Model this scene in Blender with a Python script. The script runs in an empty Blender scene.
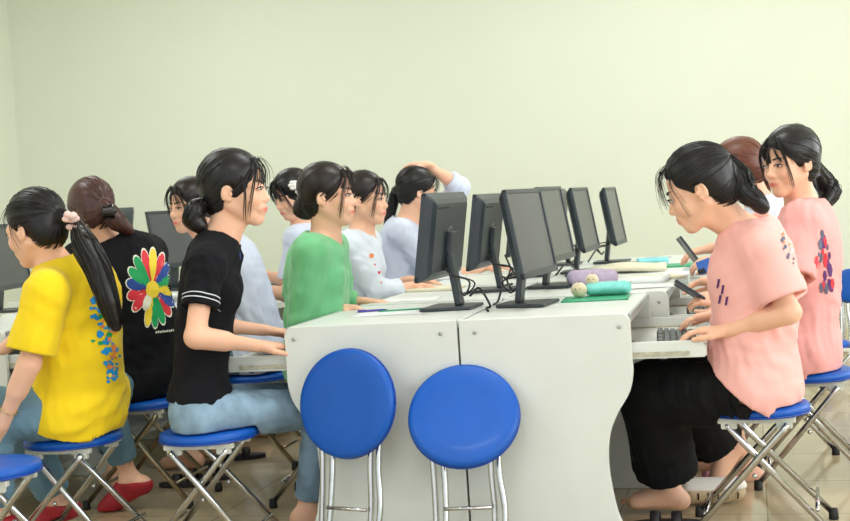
import bpy, bmesh, math, random
import numpy as np
from mathutils import Vector, Matrix
from mathutils.bvhtree import BVHTree
random.seed(7); rng = np.random.default_rng(7)
scene = bpy.context.scene
COL = scene.collection
A = lambda *v: np.array(v, float)
def un(v):
    v = np.asarray(v, float); return v/max(np.linalg.norm(v), 1e-9)
# ------------------------------------------------------------ camera frame (used to survey points of the room)
FPX = 1300.; CH = 1.127; YAW = math.radians(14.2); PIT = math.atan(57.5/FPX); ROL = math.radians(3.7)
CF = A(-math.sin(YAW)*math.cos(PIT), math.cos(YAW)*math.cos(PIT), -math.sin(PIT))
_r = A(math.cos(YAW), math.sin(YAW), 0); _u = np.cross(_r, CF)
CR = _r*math.cos(ROL)-_u*math.sin(ROL); CU = _u*math.cos(ROL)+_r*math.sin(ROL)
CAM = A(0, 0, CH)
def P(x, y, d): return CAM+(CF+CR*(x-425)/FPX+CU*(260.5-y)/FPX)*d
def Pz(x, y, z):
    r = CF+CR*(x-425)/FPX+CU*(260.5-y)/FPX; return CAM+r*((z-CH)/r[2])
def PY(x, y, Y):
    r = CF+CR*(x-425)/FPX+CU*(260.5-y)/FPX; return CAM+r*(Y/r[1])
# ------------------------------------------------------------ materials
def lin(c):
    return tuple(((v/255.)/12.92 if v/255. <= .04045 else ((v/255.+.055)/1.055)**2.4) for v in c)+(1,)
def mat(name, rgb, rough=.6, metal=0., noise=0., nscale=30., bump=0., bscale=200., spec=.5, sss=0., coat=0., attr=False, sheen=0., stretch=None, trans=0.):
    m = bpy.data.materials.new(name); m.use_nodes = True
    nt = m.node_tree; b = nt.nodes['Principled BSDF']
    b.inputs['Base Color'].default_value = lin(rgb)
    b.inputs['Roughness'].default_value = rough; b.inputs['Metallic'].default_value = metal
    b.inputs['Specular IOR Level'].default_value = spec
    if sss: 
        b.inputs['Subsurface Weight'].default_value = sss; b.inputs['Subsurface Radius'].default_value = (1, .35, .2); b.inputs['Subsurface Scale'].default_value = .012
    if coat: b.inputs['Coat Weight'].default_value = coat; b.inputs['Coat Roughness'].default_value = .15
    if sheen: b.inputs['Sheen Weight'].default_value = sheen; b.inputs['Sheen Roughness'].default_value = .5
    if trans: b.inputs['Transmission Weight'].default_value = trans
    tc = nt.nodes.new('ShaderNodeTexCoord'); mp = nt.nodes.new('ShaderNodeMapping'); nt.links.new(tc.outputs['Object'], mp.inputs[0])
    if stretch: mp.inputs['Scale'].default_value = stretch
    last = None
    if attr:
        at = nt.nodes.new('ShaderNodeAttribute'); at.attribute_name = 'tint'; last = at.outputs['Color']
        if noise == 0: nt.links.new(last, b.inputs['Base Color'])
    if noise:
        n = nt.nodes.new('ShaderNodeTexNoise'); n.inputs['Scale'].default_value = nscale; n.inputs['Detail'].default_value = 4
        nt.links.new(mp.outputs[0], n.inputs['Vector'])
        mx = nt.nodes.new('ShaderNodeMix'); mx.data_type = 'RGBA'; mx.blend_type = 'MULTIPLY'; mx.inputs[0].default_value = 1.
        mr = nt.nodes.new('ShaderNodeMapRange'); mr.inputs[1].default_value = .3; mr.inputs[2].default_value = .7; mr.inputs[3].default_value = 1-noise; mr.inputs[4].default_value = 1+noise*.6
        nt.links.new(n.outputs[0], mr.inputs[0]); nt.links.new(mr.outputs[0], mx.inputs[7])
        if last: nt.links.new(last, mx.inputs[6])
        else: mx.inputs[6].default_value = lin(rgb)
        nt.links.new(mx.outputs[2], b.inputs['Base Color'])
    if bump:
        n2 = nt.nodes.new('ShaderNodeTexNoise'); n2.inputs['Scale'].default_value = bscale; n2.inputs['Detail'].default_value = 3
        nt.links.new(mp.outputs[0], n2.inputs['Vector'])
        bp = nt.nodes.new('ShaderNodeBump'); bp.inputs['Strength'].default_value = bump; bp.inputs['Distance'].default_value = .002
        nt.links.new(n2.outputs[0], bp.inputs['Height']); nt.links.new(bp.outputs[0], b.inputs['Normal'])
    return m
SKIN = (238, 188, 158)
M = dict(
 skin=mat('skin', SKIN, .48, sss=.25, attr=True, bump=.08, bscale=300, spec=.4),
 hair=mat('black_hair', (19, 16, 17), .36, noise=.35, nscale=60, bump=.35, bscale=160, spec=.42),
 hairb=mat('brown_black_hair', (32, 22, 20), .36, noise=.35, nscale=60, bump=.35, bscale=160, spec=.42),
 hairm=mat('maroon_hair', (70, 34, 28), .36, noise=.35, nscale=60, bump=.3, bscale=160, spec=.6),
 hairr=mat('auburn_hair', (104, 58, 40), .4, noise=.3, nscale=60, bump=.3, bscale=160),
 eyew=mat('eye_white', (206, 192, 184), .3), eyed=mat('iris', (28, 18, 14), .15), brow=mat('brow_hair', (52, 38, 32), .7),
 lip=mat('lips', (200, 84, 84), .4),
 yellow=mat('yellow_cotton', (248, 212, 10), .85, noise=.05, nscale=12, bump=.25, bscale=500, sheen=.1),
 black=mat('black_cotton', (17, 18, 23), .9, noise=.15, nscale=12, bump=.25, bscale=500, spec=.25),
 blackp=mat('black_trouser_cloth', (12, 12, 15), .8, noise=.15, nscale=10, bump=.2, bscale=500, spec=.25),
 pink=mat('pink_cotton', (250, 186, 178), .85, noise=.04, nscale=12, bump=.25, bscale=500, sheen=.1),
 pinkd=mat('dusty_pink_cotton', (243, 172, 168), .85, noise=.04, nscale=12, bump=.25, bscale=500, sheen=.1),
 green=mat('green_silk', (112, 196, 136), .5, noise=.06, nscale=10, bump=.15, bscale=400, sheen=.2),
 white=mat('white_silk', (226, 234, 246), .55, noise=.03, nscale=10, bump=.15, bscale=400),
 lilac=mat('pale_blue_white_cotton', (214, 222, 242), .7, noise=.03, nscale=10, bump=.15, bscale=400),
 jeans=mat('blue_denim', (138, 166, 188), .85, noise=.38, nscale=11, bump=.4, bscale=700),
 jeansd=mat('teal_denim', (98, 132, 150), .85, noise=.3, nscale=9, bump=.4, bscale=700),
 red=mat('red_canvas', (170, 30, 44), .6, noise=.2), 
 blue=mat('blue_vinyl', (10, 88, 186), .42, noise=.07, nscale=8, bump=.25, bscale=350, coat=.08, spec=.35),
 bluer=mat('blue_vinyl_edge', (8, 64, 160), .4),
 chrome=mat('chrome_tube', (200, 200, 200), .18, 1., noise=.12, nscale=20),
 brass=mat('worn_steel_tube', (172, 160, 135), .3, 1., noise=.2, nscale=20),
 rubber=mat('black_rubber', (20, 20, 22), .6), bracket=mat('cream_painted_steel', (214, 216, 205), .5, noise=.12, nscale=40),
 desk=mat('desk_laminate', (224, 228, 222), .42, noise=.03, nscale=5, bump=.05, bscale=300),
 desktop=mat('desktop_laminate', (226, 231, 226), .35, noise=.03, nscale=5),
 band=mat('grey_edge_band', (172, 178, 176), .4, noise=.05), rail=mat('drawer_rail', (196, 192, 170), .4, .3, noise=.3, nscale=60),
 screw=mat('dull_screw', (178, 182, 178), .4, .5),
 mon=mat('monitor_plastic', (52, 60, 66), .38, noise=.06, nscale=30, bump=.1, bscale=800),
 screen=mat('switched_off_screen', (44, 48, 60), .30, spec=1.2),
 cable=mat('black_cable', (24, 26, 30), .5), paper=mat('paper', (232, 236, 236), .8, noise=.04, nscale=20),
 paperc=mat('cream_paper', (228, 222, 196), .8, noise=.06, nscale=20), ink=mat('print_ink', (90, 95, 110), .8),
 foldg=mat('green_plastic', (20, 160, 110), .4), pens=mat('purple_pen', (86, 70, 170), .4),
 purple=mat('mauve_fabric', (196, 180, 206), .8, noise=.12, nscale=40, bump=.3, bscale=300),
 teal=mat('teal_fabric', (132, 220, 212), .7, noise=.1, nscale=40, bump=.2), cream=mat('cream_plush', (232, 214, 180), .9, noise=.1, nscale=50, bump=.6, bscale=260, sheen=.4),
 aqua=mat('aqua_plastic', (130, 214, 222), .4), keyb=mat('keyboard_black', (38, 42, 46), .45), keyc=mat('key_cap', (74, 82, 84), .5),
 mouse=mat('dark_blue_plastic', (30, 44, 66), .3), phone=mat('phone_case', (50, 62, 72), .3), phoneb=mat('blue_phone', (24, 96, 190), .3), glass=mat('phone_glass', (18, 20, 28), .1),
 scr=mat('blush_fabric', (240, 205, 198), .8, noise=.1, nscale=60, bump=.4), flow=mat('white_petal', (244, 242, 236), .7), clip=mat('black_clip', (18, 18, 20), .25), gold=mat('bracelet_gold', (222, 196, 150), .25, .8),
 trimw=mat('white_thread', (214, 218, 226), .8), sandal=mat('dark_sandal', (34, 30, 32), .6), rubberp=mat('pink_rubber', (216, 150, 160), .6, noise=.1),
 quilt=mat('patterned_cloth', (206, 184, 148), .85, noise=.3, nscale=25, bump=.3), quiltw=mat('pale_cloth', (236, 230, 220), .85), 
 pr=mat('print_red', (226, 52, 66), .7), pg=mat('print_green', (18, 160, 92), .7), pb=mat('print_blue', (40, 76, 160), .7), py=mat('print_yellow', (250, 216, 60), .7), pk=mat('print_light', (240, 240, 225), .7), pc=mat('print_cyan', (20, 150, 220), .7), po=mat('print_orange', (240, 140, 70), .7), pp=mat('print_plum', (92, 44, 110), .7), pgr=mat('print_grey', (96, 100, 124), .7),
)
# ------------------------------------------------------------ object helpers
def tag(o, label, cat, group=None, kind=None):
    o['label'] = label
    if cat: o['category'] = cat
    if group: o['group'] = group
    if kind: o['kind'] = kind
    return o
def thing(name, loc, label, cat, group=None, rot=0.):
    o = bpy.data.objects.new(name, None); COL.objects.link(o); o.location = loc; o.rotation_euler = (0, 0, rot)
    o.empty_display_size = .05
    return tag(o, label, cat, group)
def link(name, me, parent=None, m=None, loc=None):
    """vertices given in world space when parent is given with identity rotation; local otherwise"""
    o = bpy.data.objects.new(name, me); COL.objects.link(o)
    if m is not None:
        for x in (m if isinstance(m, (list, tuple)) else [m]): me.materials.append(x)
    if parent is not None: o.parent = parent
    if loc is not None: o.location = loc
    return o
def mesh_from(V, Fq, smooth=True, name='m', tint=None, mi=None):
    V = np.asarray(V, np.float32); me = bpy.data.meshes.new(name)
    me.vertices.add(len(V)); me.vertices.foreach_set('co', V.ravel())
    if isinstance(Fq, np.ndarray):
        n, k = Fq.shape; me.loops.add(n*k); me.loops.foreach_set('vertex_index', Fq.astype(np.int32).ravel())
        me.polygons.add(n); me.polygons.foreach_set('loop_start', np.arange(0, n*k, k, dtype=np.int32))
    else:
        n = len(Fq); tot = [len(f) for f in Fq]; me.loops.add(sum(tot))
        me.loops.foreach_set('vertex_index', np.array([i for f in Fq for i in f], np.int32))
        me.polygons.add(n); me.polygons.foreach_set('loop_start', np.concatenate([[0], np.cumsum(tot)[:-1]]).astype(np.int32))
    if smooth: me.polygons.foreach_set('use_smooth', np.ones(n, bool))
    if mi is not None: me.polygons.foreach_set('material_index', np.asarray(mi, np.int32))
    me.update(calc_edges=True); me.validate()
    if tint is not None:
        at = me.color_attributes.new('tint', 'FLOAT_COLOR', 'POINT')
        c = np.ones((len(V), 4), np.float32); c[:, :3] = tint; at.data.foreach_set('color', c.ravel())
    return me
class MB:
    """mesh builder: collects shapes, builds ONE mesh"""
    def __init__(s): s.V = []; s.F = []; s.S = []; s.MI = []; s.mi = 0
    def add(s, V, F, smooth=False):
        n = len(s.V); s.V += [tuple(v) for v in V]; s.F += [tuple(i+n for i in f) for f in F]; s.S += [smooth]*len(F); s.MI += [s.mi]*len(F); return s
    def box(s, c, d, rz=0., R=None, bev=0.):
        bm = bmesh.new(); bmesh.ops.create_cube(bm, size=1)
        for v in bm.verts: v.co = Vector((v.co.x*d[0], v.co.y*d[1], v.co.z*d[2]))
        if bev > 0: bmesh.ops.bevel(bm, geom=bm.edges[:]+bm.verts[:], offset=min(bev, min(d)*.45), segments=2, affect='EDGES', profile=.5)
        Rm = R if R is not None else Matrix.Rotation(rz, 3, 'Z')
        bm.verts.index_update()
        s.add([tuple(Rm@v.co+Vector(c)) for v in bm.verts], [[v.index for v in f.verts] for f in bm.faces], False); bm.free(); return s
    def prism(s, poly, y0, y1, axis='Y', bev=0.):
        """polygon in the plane across `axis`, extruded from y0 to y1"""
        def p3(a, b, t): return {'Y': (a, t, b), 'X': (t, a, b), 'Z': (a, b, t)}[axis]
        n = len(poly); V = [p3(a, b, y0) for a, b in poly]+[p3(a, b, y1) for a, b in poly]
        F = [list(range(n)), list(range(2*n-1, n-1, -1))]+[[i, i+n, (i+1) % n+n, (i+1) % n] for i in range(n)]
        bm = bmesh.new(); vs = [bm.verts.new(v) for v in V]
        for f in F: bm.faces.new([vs[i] for i in f])
        bmesh.ops.recalc_face_normals(bm, faces=bm.faces)
        if bev:
            ed = [e for e in bm.edges if len(e.link_faces) == 2 and any(len(f.verts) == n for f in e.link_faces)]
            bmesh.ops.bevel(bm, geom=ed, offset=bev, segments=2, affect='EDGES', profile=.5)
        bm.verts.index_update(); s.add([tuple(v.co) for v in bm.verts], [[v.index for v in f.verts] for f in bm.faces]); bm.free(); return s
    def lathe(s, prof, c=(0, 0, 0), R=None, n=32, smooth=True, sx=1., sy=1.):
        V = []; F = []; R = R or Matrix.Identity(3)
        for r, z in prof:
            for k in range(n):
                a = 2*math.pi*k/n; V.append(tuple(R@Vector((r*math.cos(a)*sx, r*math.sin(a)*sy, z))+Vector(c)))
        m = len(prof)
        for i in range(m-1):
            for k in range(n): F.append([i*n+k, i*n+(k+1) % n, (i+1)*n+(k+1) % n, (i+1)*n+k])
        F.append(list(range(n-1, -1, -1))); F.append([(m-1)*n+k for k in range(n)])
        return s.add(V, F, smooth)
    def tube(s, pts, r, n=10, r1=None, cap=True):
        V, F = tube_geo(pts, r, r1 if r1 is not None else r, n, cap); return s.add(V, F, True)
    def ball(s, c, r, sc=(1, 1, 1), n=16, R=None):
        prof = [(max(1e-4, math.sin(math.pi*i/(n//2+2)))*r, -math.cos(math.pi*i/(n//2+2))*r) for i in range(n//2+3)]
        V = []; R = R or Matrix.Identity(3); F = []; m = len(prof)
        for rr, z in prof:
            for k in range(n):
                a = 2*math.pi*k/n; V.append(tuple(R@Vector((rr*math.cos(a)*sc[0], rr*math.sin(a)*sc[1], z*sc[2]))+Vector(c)))
        for i in range(m-1):
            for k in range(n): F.append([i*n+k, i*n+(k+1) % n, (i+1)*n+(k+1) % n, (i+1)*n+k])
        return s.add(V, F, True)
    def mesh(s, name='m', off=None):
        V = np.array(s.V, float)
        if off is not None: V = V-np.asarray(off)
        me = mesh_from(V, s.F, False, name, mi=s.MI); me.polygons.foreach_set('use_smooth', np.array(s.S, bool)); return me
    def build(s, name, m, parent=None, off=None):
        return link(name, s.mesh(name, off), parent, m)
def tube_geo(pts, r0, r1, n=8, cap=True, jit=0):
    pts = np.asarray(pts, float); m = len(pts); T = np.gradient(pts, axis=0); T /= np.maximum(np.linalg.norm(T, axis=1), 1e-9)[:, None]
    ref = A(0, 0, 1) if abs(T[0][2]) < .9 else A(1, 0, 0)
    N = np.cross(T[0], ref); N = un(N); V = []
    rr = np.linspace(r0, r1, m) if np.isscalar(r0) else np.asarray(r0)
    a = np.arange(n)*2*math.pi/n
    for i in range(m):
        N = un(N-T[i]*np.dot(N, T[i])); B = np.cross(T[i], N)
        V.append(pts[i]+(np.cos(a)[:, None]*N+np.sin(a)[:, None]*B)*rr[i])
    V = np.concatenate(V); F = []
    for i in range(m-1):
        for k in range(n): F.append([i*n+k, i*n+(k+1) % n, (i+1)*n+(k+1) % n, (i+1)*n+k])
    if cap: F.append(list(range(n-1, -1, -1))); F.append([(m-1)*n+k for k in range(n)])
    return V, F
def bez(pts, n=16):
    """Catmull-Rom through points"""
    p = np.asarray(pts, float)
    if len(p) < 3: return np.array([p[0]+(p[-1]-p[0])*t for t in np.linspace(0, 1, n)])
    q = np.vstack([2*p[0]-p[1], p, 2*p[-1]-p[-2]]); out = []
    for t in np.linspace(0, len(p)-1-1e-6, n):
        i = int(t); u = t-i; a, b, c, d = q[i:i+4]
        out.append(.5*((2*b)+(-a+c)*u+(2*a-5*b+4*c-d)*u*u+(-a+3*b-3*c+d)*u**3))
    return np.array(out)
# ------------------------------------------------------------ distance fields -> meshes
def axis_pts(lo, hi, fine, hf, hc):
    out = [lo]; 
    while out[-1] < hi:
        x = out[-1]; h = hc
        for a, b in fine:
            if x >= a-hc and x <= b: h = hf
        out.append(x+h)
    return np.array(out, np.float32)
class Field:
    def __init__(s, lo, hi, fine=[], hf=.004, hc=.009):
        s.ax = [axis_pts(lo[i], hi[i], [(b[0][i], b[1][i]) for b in fine], hf, hc) for i in range(3)]
        s.D = np.full([len(a) for a in s.ax], .08, np.float32)
    def sl(s, lo, hi):
        r = []
        for i in range(3):
            a = np.searchsorted(s.ax[i], lo[i]); b = np.searchsorted(s.ax[i], hi[i])
            r.append(slice(max(a-1, 0), min(b+1, len(s.ax[i]))))
        return tuple(r)
    def xyz(s, sl): return s.ax[0][sl[0]][:, None, None], s.ax[1][sl[1]][None, :, None], s.ax[2][sl[2]][None, None, :]
    def op(s, lo, hi, fn, k=.01, mode='u'):
        sl = s.sl(lo, hi); 
        if any(q.stop <= q.start for q in sl): return
        X, Y, Z = s.xyz(sl); d = fn(X, Y, Z).astype(np.float32); D = s.D[sl]
        if mode == 's': d = -d; s.D[sl] = -smn(-D, -d, k)
        elif mode == 'i': s.D[sl] = np.maximum(D, d)
        else: s.D[sl] = smn(D, d, k)
    def rc(s, a, b, ra, rb, k=.01, mode='u', flat=None, fs=1.):
        a = np.asarray(a, float); b = np.asarray(b, float); m = max(ra, rb)*max(1, fs)+.03+k
        def fn(X, Y, Z):
            px, py, pz = X-a[0], Y-a[1], Z-a[2]; bx, by, bz = (b-a)
            if flat is not None:
                t = (px*flat[0]+py*flat[1]+pz*flat[2])*(1-1/fs); px = px-flat[0]*t; py = py-flat[1]*t; pz = pz-flat[2]*t
            bb = max(bx*bx+by*by+bz*bz, 1e-9); h = np.clip((px*bx+py*by+pz*bz)/bb, 0, 1)
            return np.sqrt((px-bx*h)**2+(py-by*h)**2+(pz-bz*h)**2)-(ra+(rb-ra)*h)
        s.op(np.minimum(a, b)-m, np.maximum(a, b)+m, fn, k, mode)
    def el(s, c, r, R=None, k=.02, mode='u'):
        """ellipsoid; rows of R = local axes"""
        c = np.asarray(c, float); R = np.eye(3) if R is None else np.asarray(R); m = max(r)+.03+k
        def fn(X, Y, Z):
            x, y, z = X-c[0], Y-c[1], Z-c[2]
            q = [(x*R[i][0]+y*R[i][1]+z*R[i][2]) for i in range(3)]
            k0 = np.sqrt(sum((q[i]/r[i])**2 for i in range(3)))+1e-6; k1 = np.sqrt(sum((q[i]/r[i]**2)**2 for i in range(3)))+1e-6
            return k0*(k0-1)/k1
        s.op(c-m, c+m, fn, k, mode)
    def plane(s, p, n, lo=None, hi=None, k=0.):
        """keep the side the normal points away from"""
        n = un(n); lo = [a[0] for a in s.ax] if lo is None else lo; hi = [a[-1] for a in s.ax] if hi is None else hi
        s.op(np.asarray(lo), np.asarray(hi), lambda X, Y, Z: (X-p[0])*n[0]+(Y-p[1])*n[1]+(Z-p[2])*n[2], k, 'i')
    def fold(s, amp, d=(0, 0, 1), f=42., seed=0):
        X, Y, Z = s.xyz((slice(None),)*3); r = np.random.default_rng(seed); d = un(d)
        a = un(np.cross(d, r.normal(size=3))); b = np.cross(d, a); ph = r.uniform(0, 6, 8)
        u = X*a[0]+Y*a[1]+Z*a[2]; v = X*b[0]+Y*b[1]+Z*b[2]; w = X*d[0]+Y*d[1]+Z*d[2]
        wu = .35*np.sin(w*11+ph[0]+v*6)+.25*np.sin(w*23+ph[1]+u*9)
        rd = lambda x: 1.1-2.2*np.abs(np.sin(x*.5))**.8
        msk = .65+.55*np.sin(w*9+ph[6]+u*7+v*5)
        g = (rd(u*f+wu*5+ph[2])*.5+rd(v*f*.83+wu*6+ph[3])*.5+.45*np.sin((u+v*.6)*f*1.7+wu*7+ph[4])*np.sin(w*14+ph[5]))*msk+.35*np.sin(w*f*.7+wu*9+u*12+ph[7])*np.sin(u*17+ph[1])
        s.D += (amp*np.where(g > 0, .3*g, g)+amp*.1).astype(np.float32)
    def mesh(s):
        D = s.D; D = np.where(D == 0, 1e-7, D); ins = D < 0; nx, ny, nz = D.shape
        cs = np.zeros((nx-1, ny-1, nz-1), np.int8)
        for i in (0, 1):
            for j in (0, 1):
                for k in (0, 1): cs += ins[i:nx-1+i, j:ny-1+j, k:nz-1+k]
        ci, cj, ck = np.nonzero((cs > 0) & (cs < 8)); n = len(ci)
        idm = np.full(cs.shape, -1, np.int32); idm[ci, cj, ck] = np.arange(n)
        acc = np.zeros((n, 3)); cnt = np.zeros(n)
        for ax_ in range(3):
            for u in (0, 1):
                for v in (0, 1):
                    o0 = [0, 0, 0]; o0[(ax_+1) % 3] = u; o0[(ax_+2) % 3] = v; o1 = list(o0); o1[ax_] = 1
                    d0 = D[ci+o0[0], cj+o0[1], ck+o0[2]]; d1 = D[ci+o1[0], cj+o1[1], ck+o1[2]]
                    c = (d0 < 0) != (d1 < 0); t = np.where(c, d0/np.where(c, d0-d1, 1), 0)
                    for q in range(3): acc[:, q] += np.where(c, (t if q == ax_ else o0[q]), 0)
                    cnt += c
        acc /= cnt[:, None]; V = np.empty((n, 3))
        for q, ci_ in enumerate((ci, cj, ck)):
            a = s.ax[q]; V[:, q] = a[ci_]+(a[ci_+1]-a[ci_])*acc[:, q]
        Fs = []
        for ax_ in range(3):
            sa = [slice(1, -1)]*3; sa[ax_] = slice(0, -1); sb = list(sa); sb[ax_] = slice(1, None)
            a0 = ins[tuple(sa)]; a1 = ins[tuple(sb)]; ii = np.nonzero(a0 != a1)
            if not len(ii[0]): continue
            g = [ii[q]+(0 if q == ax_ else 1) for q in range(3)]; fl = a0[ii]
            u, v = (ax_+1) % 3, (ax_+2) % 3
            def cell(du, dv):
                h = list(g); h[u] = h[u]-du; h[v] = h[v]-dv; return idm[h[0], h[1], h[2]]
            q = np.stack([cell(1, 1), cell(0, 1), cell(0, 0), cell(1, 0)], 1)
            q = np.where(fl[:, None], q, q[:, ::-1]); Fs.append(q)
        return V, np.concatenate(Fs)
def smn(a, b, k):
    if k <= 0: return np.minimum(a, b)
    h = np.maximum(k-np.abs(a-b), 0)/k; return np.minimum(a, b)-h*h*k*.25
def smooth_keep_biggest(V, Fq, it=1):
    # light Laplacian relax (surface nets steps)
    n = len(V); 
    for _ in range(it):
        acc = np.zeros_like(V); c = np.zeros(n)
        for a, b in ((0, 1), (1, 2), (2, 3), (3, 0)):
            np.add.at(acc, Fq[:, a], V[Fq[:, b]]); np.add.at(c, Fq[:, a], 1); np.add.at(acc, Fq[:, b], V[Fq[:, a]]); np.add.at(c, Fq[:, b], 1)
        V = V*.5+.5*acc/np.maximum(c, 1)[:, None]
    return V
# ------------------------------------------------------------ people
SKL = np.array(lin(SKIN)[:3]); LIPL = np.array(lin((214, 96, 92))[:3]); BLU = np.array(lin((240, 160, 140))[:3])
def ik(a, b, l1, l2, pole):
    """joint between a and b; limb lengths l1, l2; bends towards pole direction"""
    a, b = np.asarray(a, float), np.asarray(b, float); d = b-a; L = np.linalg.norm(d)
    if L >= (l1+l2)*.999: return a+d*l1/(l1+l2)
    x = (l1*l1-l2*l2+L*L)/(2*L); h = math.sqrt(max(l1*l1-x*x, 0)); u = d/L; p = np.asarray(pole, float); p = p-u*np.dot(p, u)
    return a+u*x+un(p)*h
def hand(F, w, d, n, side, curl=.5, spread=1., thumb=.6, sc=1., point=None):
    """w wrist, d towards fingers, n palm side, side = +1 when thumb lies along cross(n, d)"""
    d = un(d); n = un(np.asarray(n, float)-d*np.dot(n, d)); u = np.cross(n, d)*side
    tips = []
    F.rc(w-d*.02, w+d*.02, .021*sc, .022*sc, .012, flat=n, fs=.72)
    for i, (o, L, r) in enumerate(((.026, .068, .0082), (.009, .075, .0084), (-.009, .070, .0080), (-.025, .056, .0070))):
        kn = w+d*(.082-.004*abs(i-1))*sc+u*o*sc
        F.rc(w+d*.012+u*o*.45*sc, kn, .0135*sc, .0105*sc, .012)
        c = curl[i] if hasattr(curl, '__len__') else curl
        ang = c*.55; q = kn; dd = un(d+u*o*2.2*spread)
        for j, f_ in enumerate((.44, .31, .25)):
            v = dd*math.cos(ang)+n*math.sin(ang); e = q+v*L*f_*sc
            F.rc(q, e, r*sc*(1-.09*j), r*sc*(.91-.09*j), .0035); q = e; ang += c*(.75 if j == 0 else .5)
        tips.append(q)
    b = w+d*.022*sc+u*.020*sc+n*.006; t1 = b+un(u*.75+d*.75+n*.25)*.034*sc; t2 = t1+un(d*1.+u*(.5-thumb*.5)+n*.35*thumb)*.030*sc; t3 = t2+un(d*1.+u*(.1-thumb*.4)+n*.4*thumb)*.024*sc
    F.rc(b, t1, .0145*sc, .0115*sc, .010); F.rc(t1, t2, .0105*sc, .0092*sc, .004); F.rc(t2, t3, .0092*sc, .0074*sc, .003)
    return tips
def foot(F, an, toe, up=(0, 0, 1), shoe=0.):
    toe = un(toe); up = un(np.asarray(up, float)-toe*np.dot(up, toe)); l = np.cross(up, toe); g = shoe
    hl = an-toe*.035-up*.045; F.rc(an, hl, .034+g, .030+g, .02)
    F.rc(hl, an+toe*.118-up*.056, .029+g, .025+g, .02, flat=l, fs=1.25); F.rc(an-up*.005+toe*.01, an+toe*.12-up*.052, .032+g, .020+g, .025, flat=l, fs=1.35)
    if not shoe:
        for i, o in enumerate((-.030, -.013, .002, .016, .029)):
            b = an+toe*(.128-.010*abs(i))-up*.060+l*o; F.rc(b, b+toe*(.036-.0035*i)-up*.002, .0145-.0014*i, .0125-.0012*i, .004)
    else: F.rc(an+toe*.10-up*.055, an+toe*.15-up*.058, .030+g, .024+g, .02, flat=l, fs=1.3)
def sitcut(F, S, Pv, seat, up):
    c = S.get('seat_c', Pv)
    F.op(A(c[0]-.2, c[1]-.2, seat-.16), A(c[0]+.2, c[1]+.2, seat+.04), lambda X, Y, Z: np.maximum(np.maximum(np.sqrt((X-c[0])**2+(Y-c[1])**2)-.17, Z-(seat+up)), (seat-.12)-Z), 0, 's')
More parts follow.
